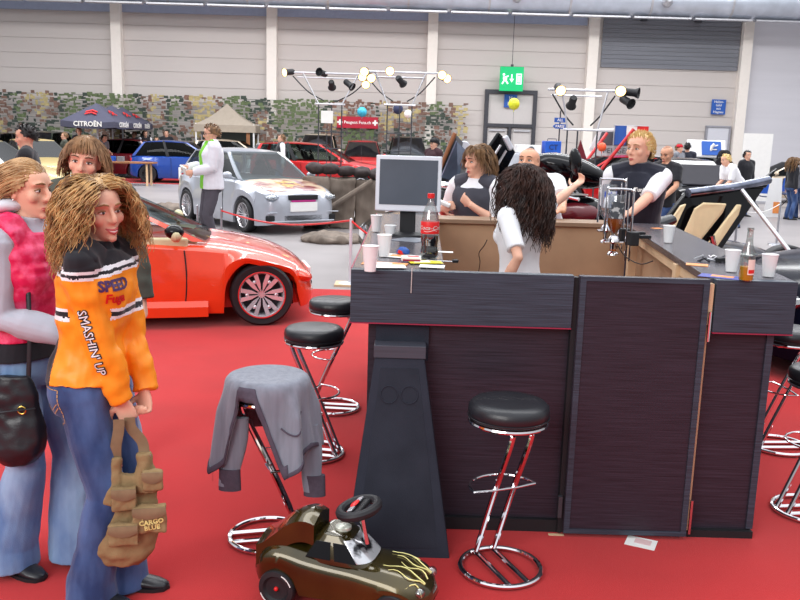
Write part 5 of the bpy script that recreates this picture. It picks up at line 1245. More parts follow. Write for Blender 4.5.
def car(label, loc, rz, paint, kind='hatch', L=3.85, W=1.68, H=1.42, wr=.30, rim='alu', style='five', nsp=5, glass='darkglass', name='car', group=None, low=.17, interior='interior', doors_open=False, seg=74, detail=1, grille='black', lamp='lamp_glass', skip=(), lights_back=True, mirror=None, hoodup=False, wxf=None):
    T = thing(name, label, 'car', loc, rz, group); hl = L / 2
    k = L / 3.85; kh = H / 1.42
    if kind == 'hatch':
        zt = [(-1.925, .50), (-1.90, .80), (-1.82, .90), (-1.0, .93), (.6, .93), (.92, .915), (1.35, .84), (1.65, .785), (1.84, .72), (1.90, .64), (1.925, .50)]
        gh = dict(rb=-1.80, rt=-1.42, wt=.10, wb=.93, zr=1.40, beltz=.91); wx = (-1.25, 1.20)
    elif kind == 'coupe':
        zt = [(-1.925, .55), (-1.90, .78), (-1.80, .90), (-1.3, .94), (.3, .90), (.62, .885), (1.1, .84), (1.45, .76), (1.70, .66), (1.86, .54), (1.925, .38)]
        gh = dict(rb=-1.35, rt=-.50, wt=.18, wb=.96, zr=1.33, beltz=.88); wx = (-1.18, 1.22)
    elif kind == 'wagon':
        zt = [(-1.925, .50), (-1.90, .85), (-1.85, .92), (.5, .93), (.85, .92), (1.3, .85), (1.65, .79), (1.84, .72), (1.90, .64), (1.925, .50)]
        gh = dict(rb=-1.86, rt=-1.62, wt=.05, wb=.85, zr=1.41, beltz=.91); wx = (-1.22, 1.22)
    else:
        zt = [(-1.925, .55), (-1.90, .82), (-1.82, .90), (-1.30, .94), (.45, .92), (.8, .91), (1.3, .84), (1.65, .76), (1.82, .66), (1.90, .52), (1.925, .40)]
        gh = dict(rb=-1.30, rt=-.75, wt=.02, wb=.80, zr=1.40, beltz=.91); wx = (-1.18, 1.22)
    if wxf: wx = (wx[0], wxf)
    zt = [(x * k, z * kh) for x, z in zt]; gh = {q: (v * kh if q in ('zr', 'beltz') else v * k) for q, v in gh.items()}; wx = [x * k for x in wx]
    hw = W / 2
    wp = [(x * k, y * hw / .84) for x, y in [(-1.925, .58), (-1.88, .70), (-1.7, .785), (-1.2, .825), (0, .84), (1.1, .83), (1.5, .79), (1.75, .71), (1.88, .58), (1.925, .44)]]
    zb = [(-hl, .36), (-hl * .95, low + .08), (-hl * .8, low), (hl * .85, low), (hl * .97, low + .03), (hl, .24)]
    ar = wr + .045
    xs = sorted(set([-hl + L * i / seg for i in range(seg + 1)] + [w + s * ar * f for w in wx for s in (-1, 1) for f in (.999, .97, .9)]))
    def secf(x):
        top = sinterp(zt, x); w = sinterp(wp, x); bt = interp(zb, x); sb = bt
        fl = 0
        for c in wx:
            d = abs(x - c)
            if d < ar: sb = max(sb, wr + sqrt(ar * ar - d * d))
            fl = max(fl, math.exp(-(d / (ar * 1.25)) ** 2) * .03)
        sb = min(sb, top - .10)
        return top, w, bt, sb, fl
    a = MB(); rings = []
    for x in xs:
        top, w, bt, sb, fl = secf(x); h = top - sb
        pr = [(0, top + .035), (.4 * w, top + .028), (.72 * w, top + .012), (.88 * w, top - .012), (.955 * w, top - .05), (.985 * w + fl * .3, top - h * .30 - .02), (w + fl, top - h * .5), (w * .995 + fl, sb + h * .30), (w * .985 + fl, sb + .02), (w * .975 + fl, sb), (w * .70, sb), (w * .68, bt), (0, bt)]
        rings.append([Vector((x, y, z)) for y, z in pr] + [Vector((x, -y, z)) for y, z in pr[-2:0:-1]])
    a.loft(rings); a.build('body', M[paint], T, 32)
    def side_at(x, f):   # point on flank, f 0 sill .. 1 shoulder
        top, w, bt, sb, fl = secf(x); return w + fl * (1 - f), bt + (top - .05 - bt) * f
    # under-floor dark box so arches look deep
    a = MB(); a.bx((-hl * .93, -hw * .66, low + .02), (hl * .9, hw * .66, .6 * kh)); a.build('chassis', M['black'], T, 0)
    # greenhouse
    zb_ = gh['beltz']; zr = gh['zr'] * 1.0; bw = hw * .90; rw = hw * .70
    def gp(u, v):
        """u 0 rear ..1 front along, v 0 belt ..1 roof on the side surface"""
        x0 = gh['rb'] + (gh['rt'] - gh['rb']) * v; x1 = gh['wb'] + (gh['wt'] - gh['wb']) * v
        x = x0 + (x1 - x0) * u; arch = .045 * sin(pi * min(1, max(0, u))) * v
        y = bw + (rw - bw) * v ** 1.3 - .05 * (2 * u - 1) ** 4
        return x, y, zb_ + .01 + (zr - zb_ - .01) * v + arch
    if 'top' not in skip:
        a = MB()
        def roof(u, v):
            x, y, z = gp(u, 1); s = (2 * v - 1); return (x, y * s, z + .035 * (1 - s * s) * (.3 + .7 * sin(pi * min(1, max(0, u)))))
        a.grid(roof, 14, 10, (0, 0, -.03)); a.build('roof', M[paint], T, 50)
        for s in (-1, 1):
            for u0, u1, nm in ((-.0, .035, 'pillar'), (.965, 1.0, 'pillar'), (.44, .475, 'pillar')):
                if kind == 'coupe' and u0 == .44: u0, u1 = .30, .335
                a = MB(); rg = []
                for i in range(9):
                    v = i / 8; p0 = gp(u0, v); p1 = gp(u1, v); q = [Vector((p0[0] - .01, s * p0[1], p0[2])), Vector((p1[0] + .01, s * p1[1], p1[2])), Vector((p1[0] + .01, s * (p1[1] - .035), p1[2])), Vector((p0[0] - .01, s * (p0[1] - .035), p0[2]))]; rg.append(q)
                a.loft(rg); a.build(nm, M[paint] if u0 != .44 and u0 != .30 else M['black'], T, 30)
            cuts = [(.04, .44), (.475, .962)] if kind != 'coupe' else [(.06, .30), (.335, .962)]
            if kind == 'wagon': cuts = [(.04, .22), (.235, .44), (.475, .962)]
            for u0, u1 in cuts:
                if s < 0 and 'near_window' in skip and u1 > .9: continue
                a = MB(); a.grid(lambda u, v: (lambda g: (g[0], s * (g[1] - .012), g[2]))(gp(u0 + (u1 - u0) * u, .04 + .92 * v)), 8, 6); a.build('side_window', M[glass], T, 60, fix=False)
            if kind in ('wagon',):
                a = MB(); a.box((gh['rb'] + (gh['wb'] - gh['rb']) * .22, 0, 0), (.01, .01, .01))
        def ws(u, v): 
            x = gh['wb'] + .02 + (gh['wt'] - gh['wb']) * v; yy = (bw + (rw - bw) * v ** 1.3 - .06); s = 2 * u - 1
            return (x + .07 * (1 - s * s), yy * s, zb_ + .02 + (zr - zb_ - .0) * v)
        a = MB(); a.grid(ws, 10, 8); a.build('windscreen', M[glass], T, 60, fix=False)
        def rs(u, v):
            x = gh['rb'] - .005 + (gh['rt'] - gh['rb']) * v; yy = (bw + (rw - bw) * v ** 1.3 - .06); s = 2 * u - 1
            return (x - .05 * (1 - s * s), yy * s, zb_ + .03 + (zr - zb_ - .02) * v)
        a = MB(); a.grid(rs, 10, 8); a.build('rear_window', M[glass], T, 60, fix=False)
        # seats and dashboard
        for s in (-1, 1):
            a = MB(); cx = gh['wt'] - .42 * k; y = s * hw * .42
            a.ball((cx + .25, y, .62), (.28, .24, .10), 12, 8); a.ball((cx, y, .88), (.09, .23, .32), 12, 8); a.ball((cx - .04, y, 1.18 * kh), (.05, .12, .08), 10, 7)
            a.build('seat', M[interior], T, 60)
        a = MB(); a.bx((gh['wt'] + .25 * k, -bw + .1, .6), (gh['wb'] - .05, bw - .1, .90 * kh)); a.build('dashboard', M[interior], T, 0, .03)
        a = MB(); c = Vector((gh['wt'] + .15 * k, hw * .42, .92 * kh)); R = rotm((0, 65, 0)); a.tube([c + R @ Vector((.17 * cos(i * pi / 10), .17 * sin(i * pi / 10), 0)) for i in range(20)], .014, 6, True); a.tube([c - R @ Vector((.17, 0, 0)), c + R @ Vector((.17, 0, 0))], .012, 5); a.build('steering_wheel', M['black'], T)
    # wheels
    for x in wx:
        for s in (-1, 1):
            y = s * (sinterp(wp, x) - .085); wheel(T, x, y, wr, s, M[rim] if isinstance(rim, str) else rim, style, nsp, .20, .74 if style != 'five' else .66)
    # lights, grille, bumper intake, plate
    if detail:
        for s in (-1, 1):
            x = hl * .925; top, w, bt, sb, fl = secf(x); a = MB(); a.ball((x - .02, s * w * .76, top - .10), (.13 * k, .19, .075), 14, 8, R=(0, 12, s * -28)); hd = a.build('headlight', M[lamp], T)
            MB().ball((x + .01, s * w * .76, top - .10), (.05, .06, .045), 10, 6).build('reflector', M['chrome'], hd)
            x = -hl * .955; top, w, bt, sb, fl = secf(x); a = MB(); a.ball((x + .02, s * w * .86, top - .12), (.07, .10, .10), 12, 8); a.build('tail_light', M['red'], T)
            x = hl * .975; top, w, bt, sb, fl = secf(x)
            mx_ = gh['wb'] - .22 * k; a = MB(); a.ball((mx_, s * (hw * .90 + .13), zb_ + .09), (.055, .10, .065), 12, 8); a.tube([(mx_, s * hw * .86, zb_ + .02), (mx_, s * (hw * .9 + .08), zb_ + .06)], .02, 6); a.build('wing_mirror', M[mirror or paint], T)
            for xx in (gh['wt'] + (.62 if kind == 'coupe' else .30) * k,) + ((-.45 * k,) if kind in ('hatch', 'wagon', 'sedan') else ()):
                pts = []
                for i in range(9):
                    f = i / 8; y, z = side_at(xx, f); top, w, bt, sb, fl = secf(xx); pr_y = interp([(0, .985 * w), (.3, w), (.6, w), (.85, .985 * w), (1, .955 * w)], f); pts.append((xx + .02 * sin(f * 3), s * (pr_y + .001), bt + .04 + (top - .05 - bt - .04) * f))
                a = MB(); a.tube(pts, .006, 4); a.build('door_gap', M['black'], T)
        nose = hl; top = sinterp(zt, hl * .95)
        a = MB(); x = hl * .965; zc = sinterp(zt, hl * .955) - .14 * kh; a.box((x - .02, 0, zc), (.07, .62 * k, .10 * kh)); a.build('grille', M[grille], T, 0, .01)
        a = MB(); a.box((hl - .045, 0, .30), (.09, .80 * k, .11)); a.build('air_intake', M['black'], T, 0, .01)
        MB().box((hl - .005, 0, .46 * kh), (.03, .50, .11)).build('number_plate', M['plate'], T, 0, .004)
        MB().box((-hl + .0, 0, .62 * kh), (.03, .50, .11)).build('number_plate', M['plate'], T, 0, .004)
    return T, dict(sec=secf, gp=gp, gh=gh, hl=hl, hw=hw, zt=zt, wp=wp, wx=wx, k=k)
def heading(label, px, py, rz, along, **kw): pass
def place(px, py, rz, lx, ly):
    """world location of a car whose local ground point (lx, ly) stands at photo pixel (px, py)"""
    g = G(px, py); R = Matrix.Rotation(radians(rz), 3, 'Z'); o = g - R @ Vector((lx, ly, 0)); return (o.x, o.y, 0)
# ---- orange coupe
rz = 14; k_ = 4.15 / 3.85; L_ = 4.15
loc = place(262, 327, rz, 1.44 * k_, -.86); loc = (loc[0], loc[1], .012)
T, D = car('glossy orange coupe with a star-spoked chrome wheel parked on the carpet behind the women', loc, rz, 'orange_paint', 'coupe', L=4.15, W=1.80, H=1.23, wxf=1.44, wr=.29, rim='alloy', style='wide', nsp=6, glass='glass', interior='cream', low=.13, mirror='cream', seg=110, skip=('near_window',), detail=1, lamp='orange_paint')
k = D['k']
# side skirt, bonnet scoops, door inner trim, red rim ring
a = MB(); rg = []
for x in [D['wx'][0] + .42 + i * .12 for i in range(int((D['wx'][1] - D['wx'][0] - .80) / .12) + 1)]:
    top, w, bt, sb, fl = D['sec'](x); rg.append([Vector((x, -w + .06, .24)), Vector((x, -w - .005, .25)), Vector((x, -w - .04, .20)), Vector((x, -w - .035, .11)), Vector((x, -w + .06, .10))])
a.loft(rg); a.build('side_skirt', M['orange_paint'], T, 30)
for s in (-1, 1):
    a = MB(); a.grid(lambda u, v: (1.10 + .26 * u, s * (.30 + .16 * (v - .5)), D['sec'](1.10 + .26 * u)[0] + .022 + .022 * sin(pi * v) * (1 - u) ** .6), 8, 8, (0, 0, -.02)); sc = a.build('bonnet_scoop', M['orange_paint'], T, 50)
    MB().box((1.095, s * .30, D['sec'](1.1)[0] + .03), (.01, .12, .02)).build('scoop_mouth', M['black'], sc, 0)
a = MB(); x = D['wx'][1]; y = -sinterp(D['wp'], x) + .085 - .095; a.tube([(x + .213 * cos(i * pi / 24), y - .005, .29 + .213 * sin(i * pi / 24)) for i in range(48)], .006, 6, True); a.build('red_rim_line', M['red'], T)
MB().ball((D['gh']['wb'] - .25, -D['hw'] - .05, .88), (.085, .075, .065), 14, 9).build('mirror_shell', M['black_paint'], T)
MB().box((.4, -D['hw'] + .12, .74), (1.0, .05, .14)).build('door_card', M['cream'], T, 0, .02)
# ---- silver hatchback with flame bonnet
rz = -52
loc = place(245, 232, rz, 1.20, -.80)
T, D = car('silver hatchback with airbrushed flames on a pale bonnet and bright multi-spoke wheels', loc, rz, 'silver_paint', 'hatch', L=3.85, W=1.72, H=1.43, wr=.31, rim='chrome', style='mesh', nsp=9, glass='glass', low=.15, seg=84)
mfm = mat('flame_airbrush', (214, 188, 160), .3, rgb2=(120, 20, 30), thresh=(.45, .62), scale=2.6, coat=.8, var=.1)
a = MB()
def bon(u, v):
    x = .98 + .82 * u; top, w, bt, sb, fl = D['sec'](x); s = 2 * v - 1; yy = w * .80 * s; q = abs(s) * .8
    return (x, yy, top + interp([(0, .035), (.4, .028), (.72, .012), (.88, -.012)], q) + .006)
a.grid(bon, 16, 16, (0, 0, -.006)); a.build('bonnet', mfm, T, 50)
a = MB(); a.grid(lambda u, v: (lambda p: (p[0], p[1], p[2] + .003))(bon(.25 + .5 * u + .1 * sin(v * 7), .35 + .3 * v)), 10, 10, (0, 0, -.003)); a.build('flame_figure', mat('flame_yellow', (232, 176, 70), .3, rgb2=(110, 40, 20), thresh=(.4, .6), scale=9, coat=.6, var=.1), T, 50)
MB().box((D['hl'] - .005, -.0, .24), (.06, 1.3, .03)).build('front_spoiler', M['silver_paint'], T, 0, .01)
MB().box((D['hl'] + .012, .0, .50), (.02, .56, .16)).build('blank_plate', M['plate'], T, 0)
MB().box((D['hl'] - .005, 0, .60), (.05, .5, .03)).build('magenta_stripe', mat('magenta_paint', (190, 30, 130), .3), T, 0, .01)
MB().box((D['hl'] - .025, 0, .665), (.07, .60, .085)).build('front_grille', M['black'], T, 0, .01)
for s in (-1, 1):
    MB().ball((D['hl'] - .10, s * .56, .66), (.09, .17, .075), 14, 8, R=(0, 0, s * -22)).build('lamp_cover', M['lamp_glass'], T); MB().ball((D['hl'] - .13, s * .56, .66), (.08, .13, .06), 14, 8, R=(0, 0, s * -22)).build('lamp_reflector', M['alu'], T)
    MB().box((D['hl'] - .09, s * .60, .30), (.12, .24, .10), (0, 0, s * -25)).build('side_intake', M['black'], T, 0, .02)
    MB().box((D['hl'] - .06, s * .5, .40), (.06, .5, .02), (0, 0, s * -16)).build('bumper_lip', M['silver_paint'], T, 0, .008)
# ---- other cars
def cr_(label, px, Y, rz, *a, **k): return car(label, (P(px, 170, Y).x, Y, 0), rz, *a, **k)
cr_('bright blue hatchback with black wheels parked before the camouflage net', 188, 30.6, 4, 'blue_paint', 'hatch', L=3.8, H=1.42, rim='black', style='five')
cr_('red estate car standing behind the silver flame car, seen from its side', 322, 28.1, -6, 'red_paint', 'wagon', L=4.5, W=1.75, H=1.50, glass='glass')
cr_('dark red hatchback left of the blue car, beside the umbrella table', 112, 32.9, 178, 'dred_paint', 'hatch', L=3.7)
cr_('pale gold car with bright headlights cut off by the left photo edge', -14, 20.5, -28, 'gold_paint', 'sedan', L=4.4, rim='alu')
cr_('pale gold saloon whose nose shows behind the man in the black jumper', 38, 26.5, -50, 'gold_paint', 'sedan', L=4.4, H=1.38)
cr_('dark green boxy car near the camouflage net behind the black jumper man', 40, 32.8, -88, 'green_paint', 'wagon', L=4.2, H=1.6)
cr_('black old car farthest left in front of the camouflage net', -12, 32.6, -88, 'black_paint', 'wagon', L=4.2, H=1.5)
cr_('beige estate car between the blue car and the silver flame car', 240, 33.9, 2, 'beige_paint', 'wagon', L=3.7, H=1.48)
cr_('white car with a purple rear behind the roof of the silver flame car', 272, 31.0, -88, 'white_paint', 'hatch', L=3.4, H=1.42)
cr_('silver and dark off-road car behind the red estate car', 318, 33.2, -88, 'beige_paint', 'wagon', W=1.62, L=4.0, H=1.80)
cr_('red and white hatchback in the back row below the red banner', 362, 33.2, -88, 'red_paint', 'hatch', W=1.62, L=3.9, H=1.6)
cr_('dark green van parked in the back row behind the monitor', 407, 33.2, -88, 'green_paint', 'wagon', W=1.62, L=4.0, H=1.8)
T, D = cr_('dark grey car with its bonnet raised, behind the man in the black T-shirt', 690, 22.0, -92, 'black_paint', 'hatch', L=4.0, H=1.42)
MB().box((1.25, 0, 1.10), (.05, 1.15, .62), (0, -40, 0)).build('raised_bonnet', mat('dark_violet_bonnet', (34, 32, 42), .5, 0), T, 0, .03)
cr_('beige coupe standing before the right wall behind the camping chairs', 793, 29.5, 175, 'beige_paint', 'coupe', L=4.2, H=1.42)
T, D = cr_('white hatchback lettered PEUGEOT on its raised tailgate, behind the right light stand', 612, 28.3, 172, 'white_paint', 'hatch', L=4.0, H=1.45)
a = MB(); a.prism([(-1.0, .86, 1.40), (.75, .86, 1.40), (.85, .92, 1.62), (.60, .96, 2.25), (-.85, .96, 2.28)], (0, .06, 0)); tg = a.build('tailgate', M['white_paint'], T, 0, .03)
a = MB(); a.prism([(-.80, .93, 1.74), (.62, .93, 1.74), (.50, .96, 2.17), (-.70, .96, 2.19)], (0, .07, 0)); a.build('tailgate_window', M['grey_paint'], tg, 0, .02)
a = MB(); a.merge(textmb('PEUGEOT', .24, .01), frame((-.1, .99, 1.57), (-1, 0, 0), (0, 0, 1))); a.build('lettering', M['grey_paint'], tg, 0)
T, D = cr_('red hatchback with its doors open behind the blond barman', 606, 25.2, 188, 'red_paint', 'hatch', L=4.0, H=1.42)
a = MB(); a.tube([(.5, .80, 1.0), (-.35, .95, 2.2), (-.75, .95, 1.85)], .05, 8); a.build('raised_door_frame', M['red_paint'], T); a = MB(); a.tube([(.5, -.8, 1.0), (-.3, -.9, 2.1)], .05, 8); a.build('raised_door_frame', M['red_paint'], T)
T, D = cr_('white car with a blue lion banner on its raised tailgate near the right rear door', 688, 29.8, 90, 'white_paint', 'hatch', L=4.0, H=1.45)
tg = MB().box((-1.75, .05, 1.72), (.06, 1.25, .58), (0, 20, 0)).build('tailgate', M['white_paint'], T, 0, .05)
MB().box((-1.80, -.10, 1.74), (.03, .62, .46), (0, 20, 0)).build('banner', M['signblue'], tg, 0)
a = MB(); a.tube([(-1.80, -.02, 1.58), (-1.82, -.08, 1.68), (-1.85, -.10, 1.80), (-1.87, -.16, 1.88)], [.03, .04, .05, .04], 8); a.tube([(-1.85, -.10, 1.79), (-1.86, -.28, 1.84)], .02, 6); a.tube([(-1.83, -.08, 1.70), (-1.84, -.26, 1.70)], .02, 6); a.build('lion_emblem', M['paper'], tg)
T, D = car('dark navy car cut off by the right photo edge beyond the bar', (5.0, 7.1, .012), 183, 'navy_paint', 'sedan', L=4.4, W=1.75, H=1.42, glass='glass', low=.14, rim='chrome')
# ---- black show car behind the bar with raised doors and bonnet
T, D = car('black show car behind the bar with both doors swung up', (1.35, 12.4, 0), 188, 'black_paint', 'coupe', L=3.9, W=1.8, H=1.25, glass='darkglass', low=.12, rim='chrome', style='wide')
def raised_door(name, p0, p1, w, m1, m2, T, loc):
    pass
def panel(pts, th, m, name, parent, loc=(0, 0, 0), bev=.02):
    pts = [Vector(p) - Vector(loc) for p in pts]; n = (pts[1] - pts[0]).cross(pts[2] - pts[0]).normalized()
    return MB().prism(pts, n * th).build(name, m, parent, 0, bev)
inv = (Matrix.Translation(T.location) @ Matrix.Rotation(T.rotation_euler.z, 4, 'Z')).inverted()
def loc_(p): return inv @ Vector(p)
Y1 = 12.0
d1 = panel([loc_(P(435, 182, Y1)), loc_(P(456, 134, Y1 - .1)), loc_(P(471, 150, Y1 + .3)), loc_(P(462, 190, Y1 + .3)), loc_(P(440, 200, Y1 + .1))], .07, M['grey_paint'], 'raised_door', T)
panel([loc_(P(441, 178, Y1 - .12)), loc_(P(457, 141, Y1 - .2)), loc_(P(466, 150, Y1 + .1)), loc_(P(458, 183, Y1 + .1))], .02, mat('door_glass_blue', (120, 136, 160), .15, .5, var=.3, scale=3), 'door_window', d1)
MB().tube([loc_(P(434, 184, Y1)), loc_(P(455, 133, Y1 - .1))], .03, 8).build('door_edge', M['wood'], d1)
MB().lathe([(0, 0), (.09, 0), (.1, .03), (0, .05)], loc_(P(464, 148, Y1 + .1)), 16, (90, 0, 0)).build('speaker_ring', M['silver_pl'], d1)
MB().ball(loc_(P(446, 186, Y1 - .3)), (.13, .08, .07)).build('wing_mirror', M['chrome'], d1)
Y2 = 12.6
d2 = panel([loc_(P(470, 176, Y2)), loc_(P(500, 133, Y2)), loc_(P(516, 152, Y2 + .3)), loc_(P(497, 190, Y2 + .3))], .07, M['black_paint'], 'raised_door', T)
for q in (.3, .6):
    a_ = P(470, 176, Y2 - .1).lerp(P(497, 190, Y2 + .1), q); b_ = P(500, 133, Y2 - .1).lerp(P(516, 152, Y2 + .1), q); MB().tube([loc_(a_.lerp(b_, .15)), loc_(a_.lerp(b_, .85))], .018, 6).build('chrome_strip', M['alu'], d2)
MB().box(loc_(P(508, 143, Y2)), (.08, .10, .22), (0, 30, 0)).build('hinge_cover', M['silver_pl'], d2, 0, .02)
# ---- front of a black car between the stone blocks and the monitor
T, D = car('shiny black car whose nose and headlight show left of the monitor', (2.0, 15.6, 0), 200, 'black_paint', 'sedan', L=4.4, W=1.8, H=1.30, low=.13, rim='chrome') if False else (None, None)
# ---- motorcycle behind the bar
mp = (P(586, 200, 7.75).x, 7.75, .012)
T = thing('motorcycle', 'shiny black and red motorcycle with chrome parts and a round mirror behind the bar', 'motorcycle', mp, 200); T.scale = (1.12, 1.12, 1.12)
for x in (-.68, .70):
    a = MB(); R = rotm((90, 0, 0)); a.lathe([(.22, -.06), (.30, -.06), (.32, -.03), (.32, .03), (.30, .06), (.22, .06)], (x, 0, .32), 32, R); w = a.build('wheel', M['rubber'], T, 40)
    b = rim_mb(.22, .1, 'mesh', 8); b.xf(Matrix.Translation((x, 0, .32)) @ R.to_4x4()); b.build('rim', M['chrome'], w, 35)
a = MB(); a.ball((.10, 0, .98), (.36, .19, .17), 24, 14); a.build('fuel_tank', M['black_paint'], T)
for s in (-1, 1):
    a = MB(); a.ball((.14, s * .075, 1.0), (.26, .13, .11), 20, 10); a.build('tank_flash', M['dred_paint'] if s > 0 else M['red_paint'], T)
a = MB(); a.ball((.16, 0, 1.34), (.34, .20, .12), 22, 12, R=(0, -14, 0)); a.build('fairing', M['black_paint'], T)
a = MB(); a.tube([(-.05, 0, .80), (-.4, 0, .82), (-.85, 0, .95)], [.10, .13, .07], 12, ry=.6); a.build('saddle', M['leather'], T)
a = MB(); a.ball((.05, 0, .50), (.26, .18, .22), 16, 10); a.box((.05, 0, .36), (.4, .3, .16)); a.build('engine', M['steel'], T, 40)
for s in (-1, 1):
    a = MB(); a.tube([(.70, s * .1, .32), (.45, s * .1, 1.15)], .025, 10); a.build('fork', M['chrome'], T)
    a = MB(); a.tube([(-.1, s * .17, .42), (-.5, s * .19, .36), (-.95, s * .19, .42)], [.03, .05, .06], 12); a.build('exhaust', M['chrome'], T)
a = MB(); a.tube(bez([(.30, -.38, 1.14), (.40, -.18, 1.17), (.42, 0, 1.16), (.40, .18, 1.17), (.30, .38, 1.14)], 5), .014, 8); a.build('handlebar', M['chrome'], T)
for s in (-1, 1):
    a = MB(); a.tube([(.36, s * .28, 1.16), (.34, s * .34, 1.36)], .008, 6); a.ball((.34, s * .36, 1.42), (.03, .075, .11), 14, 10, R=(s * 25, 0, 0)); a.build('mirror', M['black_paint'] if s > 0 else M['dgrey'], T)
MB().ball((.62, 0, 1.05), (.10, .11, .11), 16, 10).build('headlamp', M['chrome'], T)
MB().box((.12, 0, 1.155), (.2, .12, .01)).build('tank_stripe', M['paper'], T, 0)
# ---- raised bonnet with cream lining, propped up
Yb = 9.0; o3 = P(700, 250, Yb)
T = thing('show_car', 'black show car whose raised bonnet shows cream lining panels and a metal prop rod', 'car', (o3.x, Yb, 0))
def lb(px, py, Y): return P(px, py, Y) - Vector((o3.x, Yb, 0))
body = MB(); body.ball((.80, 1.5, .42), (.62, 1.2, .20), 28, 14); body.build('body', M['black_paint'], T)
for (x, y) in ((.25, .95), (1.35, .95)):
    wheel(T, x, y, .33, -1 if x < 0 else 1, M['chrome'], 'mesh', 8)
bn = MB(); bn.prism([lb(648, 243, Yb), lb(688, 192, Yb + .15), lb(768, 183, Yb + .55), lb(716, 258, Yb + .1)], Vector((.0, .07, .03))); bo = bn.build('bonnet', M['black_paint'], T, 0, .01)
def cr(pts, nm='lining_panel'):
    pp = [lb(x, y, Y) for x, y, Y in pts]; c = sum(pp, Vector()) / len(pp)
    MB().prism(pp, Vector((0, -.03, -.01))).build(nm, M['cream2'], bo, 0, .012)
cr([(676, 248, Yb - .0), (694, 208, Yb + .05), (703, 202, Yb + .08), (726, 203, Yb + .17), (722, 212, Yb + .17), (690, 252, Yb + .0)])
cr([(697, 256, Yb), (727, 216, Yb + .15), (736, 204, Yb + .22), (741, 204, Yb + .22), (738, 214, Yb + .2), (711, 254, Yb + .03)])
cr([(655, 240, Yb), (680, 205, Yb + .08), (686, 203, Yb + .1), (668, 242, Yb)])
a = MB(); a.tube(bez([lb(688, 193, Yb + .1), lb(712, 190, Yb + .2), lb(740, 186, Yb + .35), lb(768, 180, Yb + .5)], 5), [.06] * 16, 14, ry=.8); a.build('chrome_nose_edge', mat('dark_chrome', (130, 134, 150), .1, 1, var=.5, scale=5), bo)
a = MB(); a.prism([lb(752, 188, Yb + .4), lb(778, 168, Yb + .6), lb(766, 188, Yb + .5)], Vector((0, .06, 0))); a.build('nose_tip', M['black_paint'], bo, 0, .01)
MB().tube([lb(742, 190, Yb + .2), lb(790, 252, Yb - .4)], .022, 10).build('prop_rod', M['alu'], T)
MB().tube([lb(712, 236, Yb), lb(716, 256, Yb)], .03, 8).build('strut', M['chrome'], T)
# ============================================================ STANDS, BANNERS, TENTS
def GY(px, Y, z=0): return Vector((P(px, 170, Y).x, Y, z))
# umbrellas
def umbrella():
    t = thing('parasol', 'x', 'umbrella', (0, 0, 0), 0)
    MB().lathe([(0, 0), (.25, 0), (.22, .06), (0, .07)], (0, 0, 0), 16).build('base', M['dgrey'], t, 30)
    MB().tube([(0, 0, .05), (0, 0, 2.62)], .035, 8).build('pole', M['silver_pl'], t)
    a = MB(); S = .93; c = [Vector((S * x, S * y, 2.05)) for x, y in ((-1, -1), (1, -1), (1, 1), (-1, 1))]; ap = Vector((0, 0, 2.68))
    for i in range(4):
        p, q = c[i], c[(i + 1) % 4]
        a.grid(lambda u, v: p.lerp(q, u).lerp(ap, v) - Vector((0, 0, .05 * sin(pi * u) * (1 - v))), 8, 6)
        a.grid(lambda u, v: p.lerp(q, u) - Vector((0, 0, .05 * sin(pi * u) + .20 * v)), 8, 1)
    ca = a.build('canopy', M['umbrella'], t, 20, fix=False)
    for i in (0, 1, 3):
        p, q = c[i], c[(i + 1) % 4]; m_ = p.lerp(q, .5); n = Vector((m_.x, m_.y, 0)).normalized(); xd = Vector((0, 0, 1)).cross(n)
        tm = textmb('CITROËN', .23, .004, bold=.006); tm.xf(frame(m_ * 1.012 + Vector((0, 0, -.13)), xd, (0, 0, 1), n)); tm.build('lettering', M['paper'], ca, 0)
        b = MB()
        for k in (0, 1): b.prism([m_.lerp(ap, .34 + .12 * k) + xd * x + n * .03 + (ap - m_).normalized() * y for x, y in ((-.2, 0), (0, .10), (.2, 0), (.2, .06), (0, .16), (-.2, .06))], n * .01 + Vector((0, 0, .02)))
        b.build('chevron_mark', M['red'], ca, 0)
    return t
u = umbrella()
for i, (px, Y, rz, lb) in enumerate(((99, 30.4, 0, 'slate grey parasol with red double chevrons, the front left one by the camouflage net'), (114, 32.5, 0, 'slate grey parasol with red marks, half hidden behind the first one'), (124, 34.5, 0, 'slate grey parasol farthest right and back of the three'))):
    o = u if i == 0 else copy_tree(u); o.location = GY(px, Y, 0); o.rotation_euler.z = radians(rz); o['label'] = lb; o['group'] = 'slate parasols at the camouflage net'
t = thing('trestle_table', 'brown trestle table with cups and boxes under the slate parasols', 'table', GY(118, 28.2), 4)
MB().box((0, 0, .74), (2.4, .8, .05)).build('table_top', M['wood'], t, 0, .005)
for x in (-1, 1):
    for y in (-.3, .3): MB().box((x, y, .36), (.06, .06, .72)).build('leg', M['pine'], t, 0)
for i, (dx, m, nm) in enumerate(((-.75, 'red', 'cup'), (-.55, 'paper', 'cup'), (-.45, 'red', 'cup'), (-.2, 'bluepl', 'box'), (.1, 'grey_cl', 'box'))):
    p = GY(118, 28.2, .766) + Vector((dx, .05 * (i % 2), 0))
    if nm == 'cup': o = MB().lathe([(0, 0), (.05, 0), (.07, .28), (.066, .28), (.046, .01), (0, .01)], p, 14).build('paper_cup', M[m], None, 30); tag(o, ['tall red cup at the left end of the trestle table', 'tall white cup between two red cups on the trestle table', 'tall red cup right of the white cup on the trestle table'][i], 'cup', 'cups on the trestle table')
    else: o = MB().box(p + Vector((0, 0, .08)), (.2, .2, .16)).build('carton', M[m], None, 0, .005); tag(o, ['', '', '', 'small blue carton on the trestle table', 'small grey carton on the trestle table'][i], 'box')
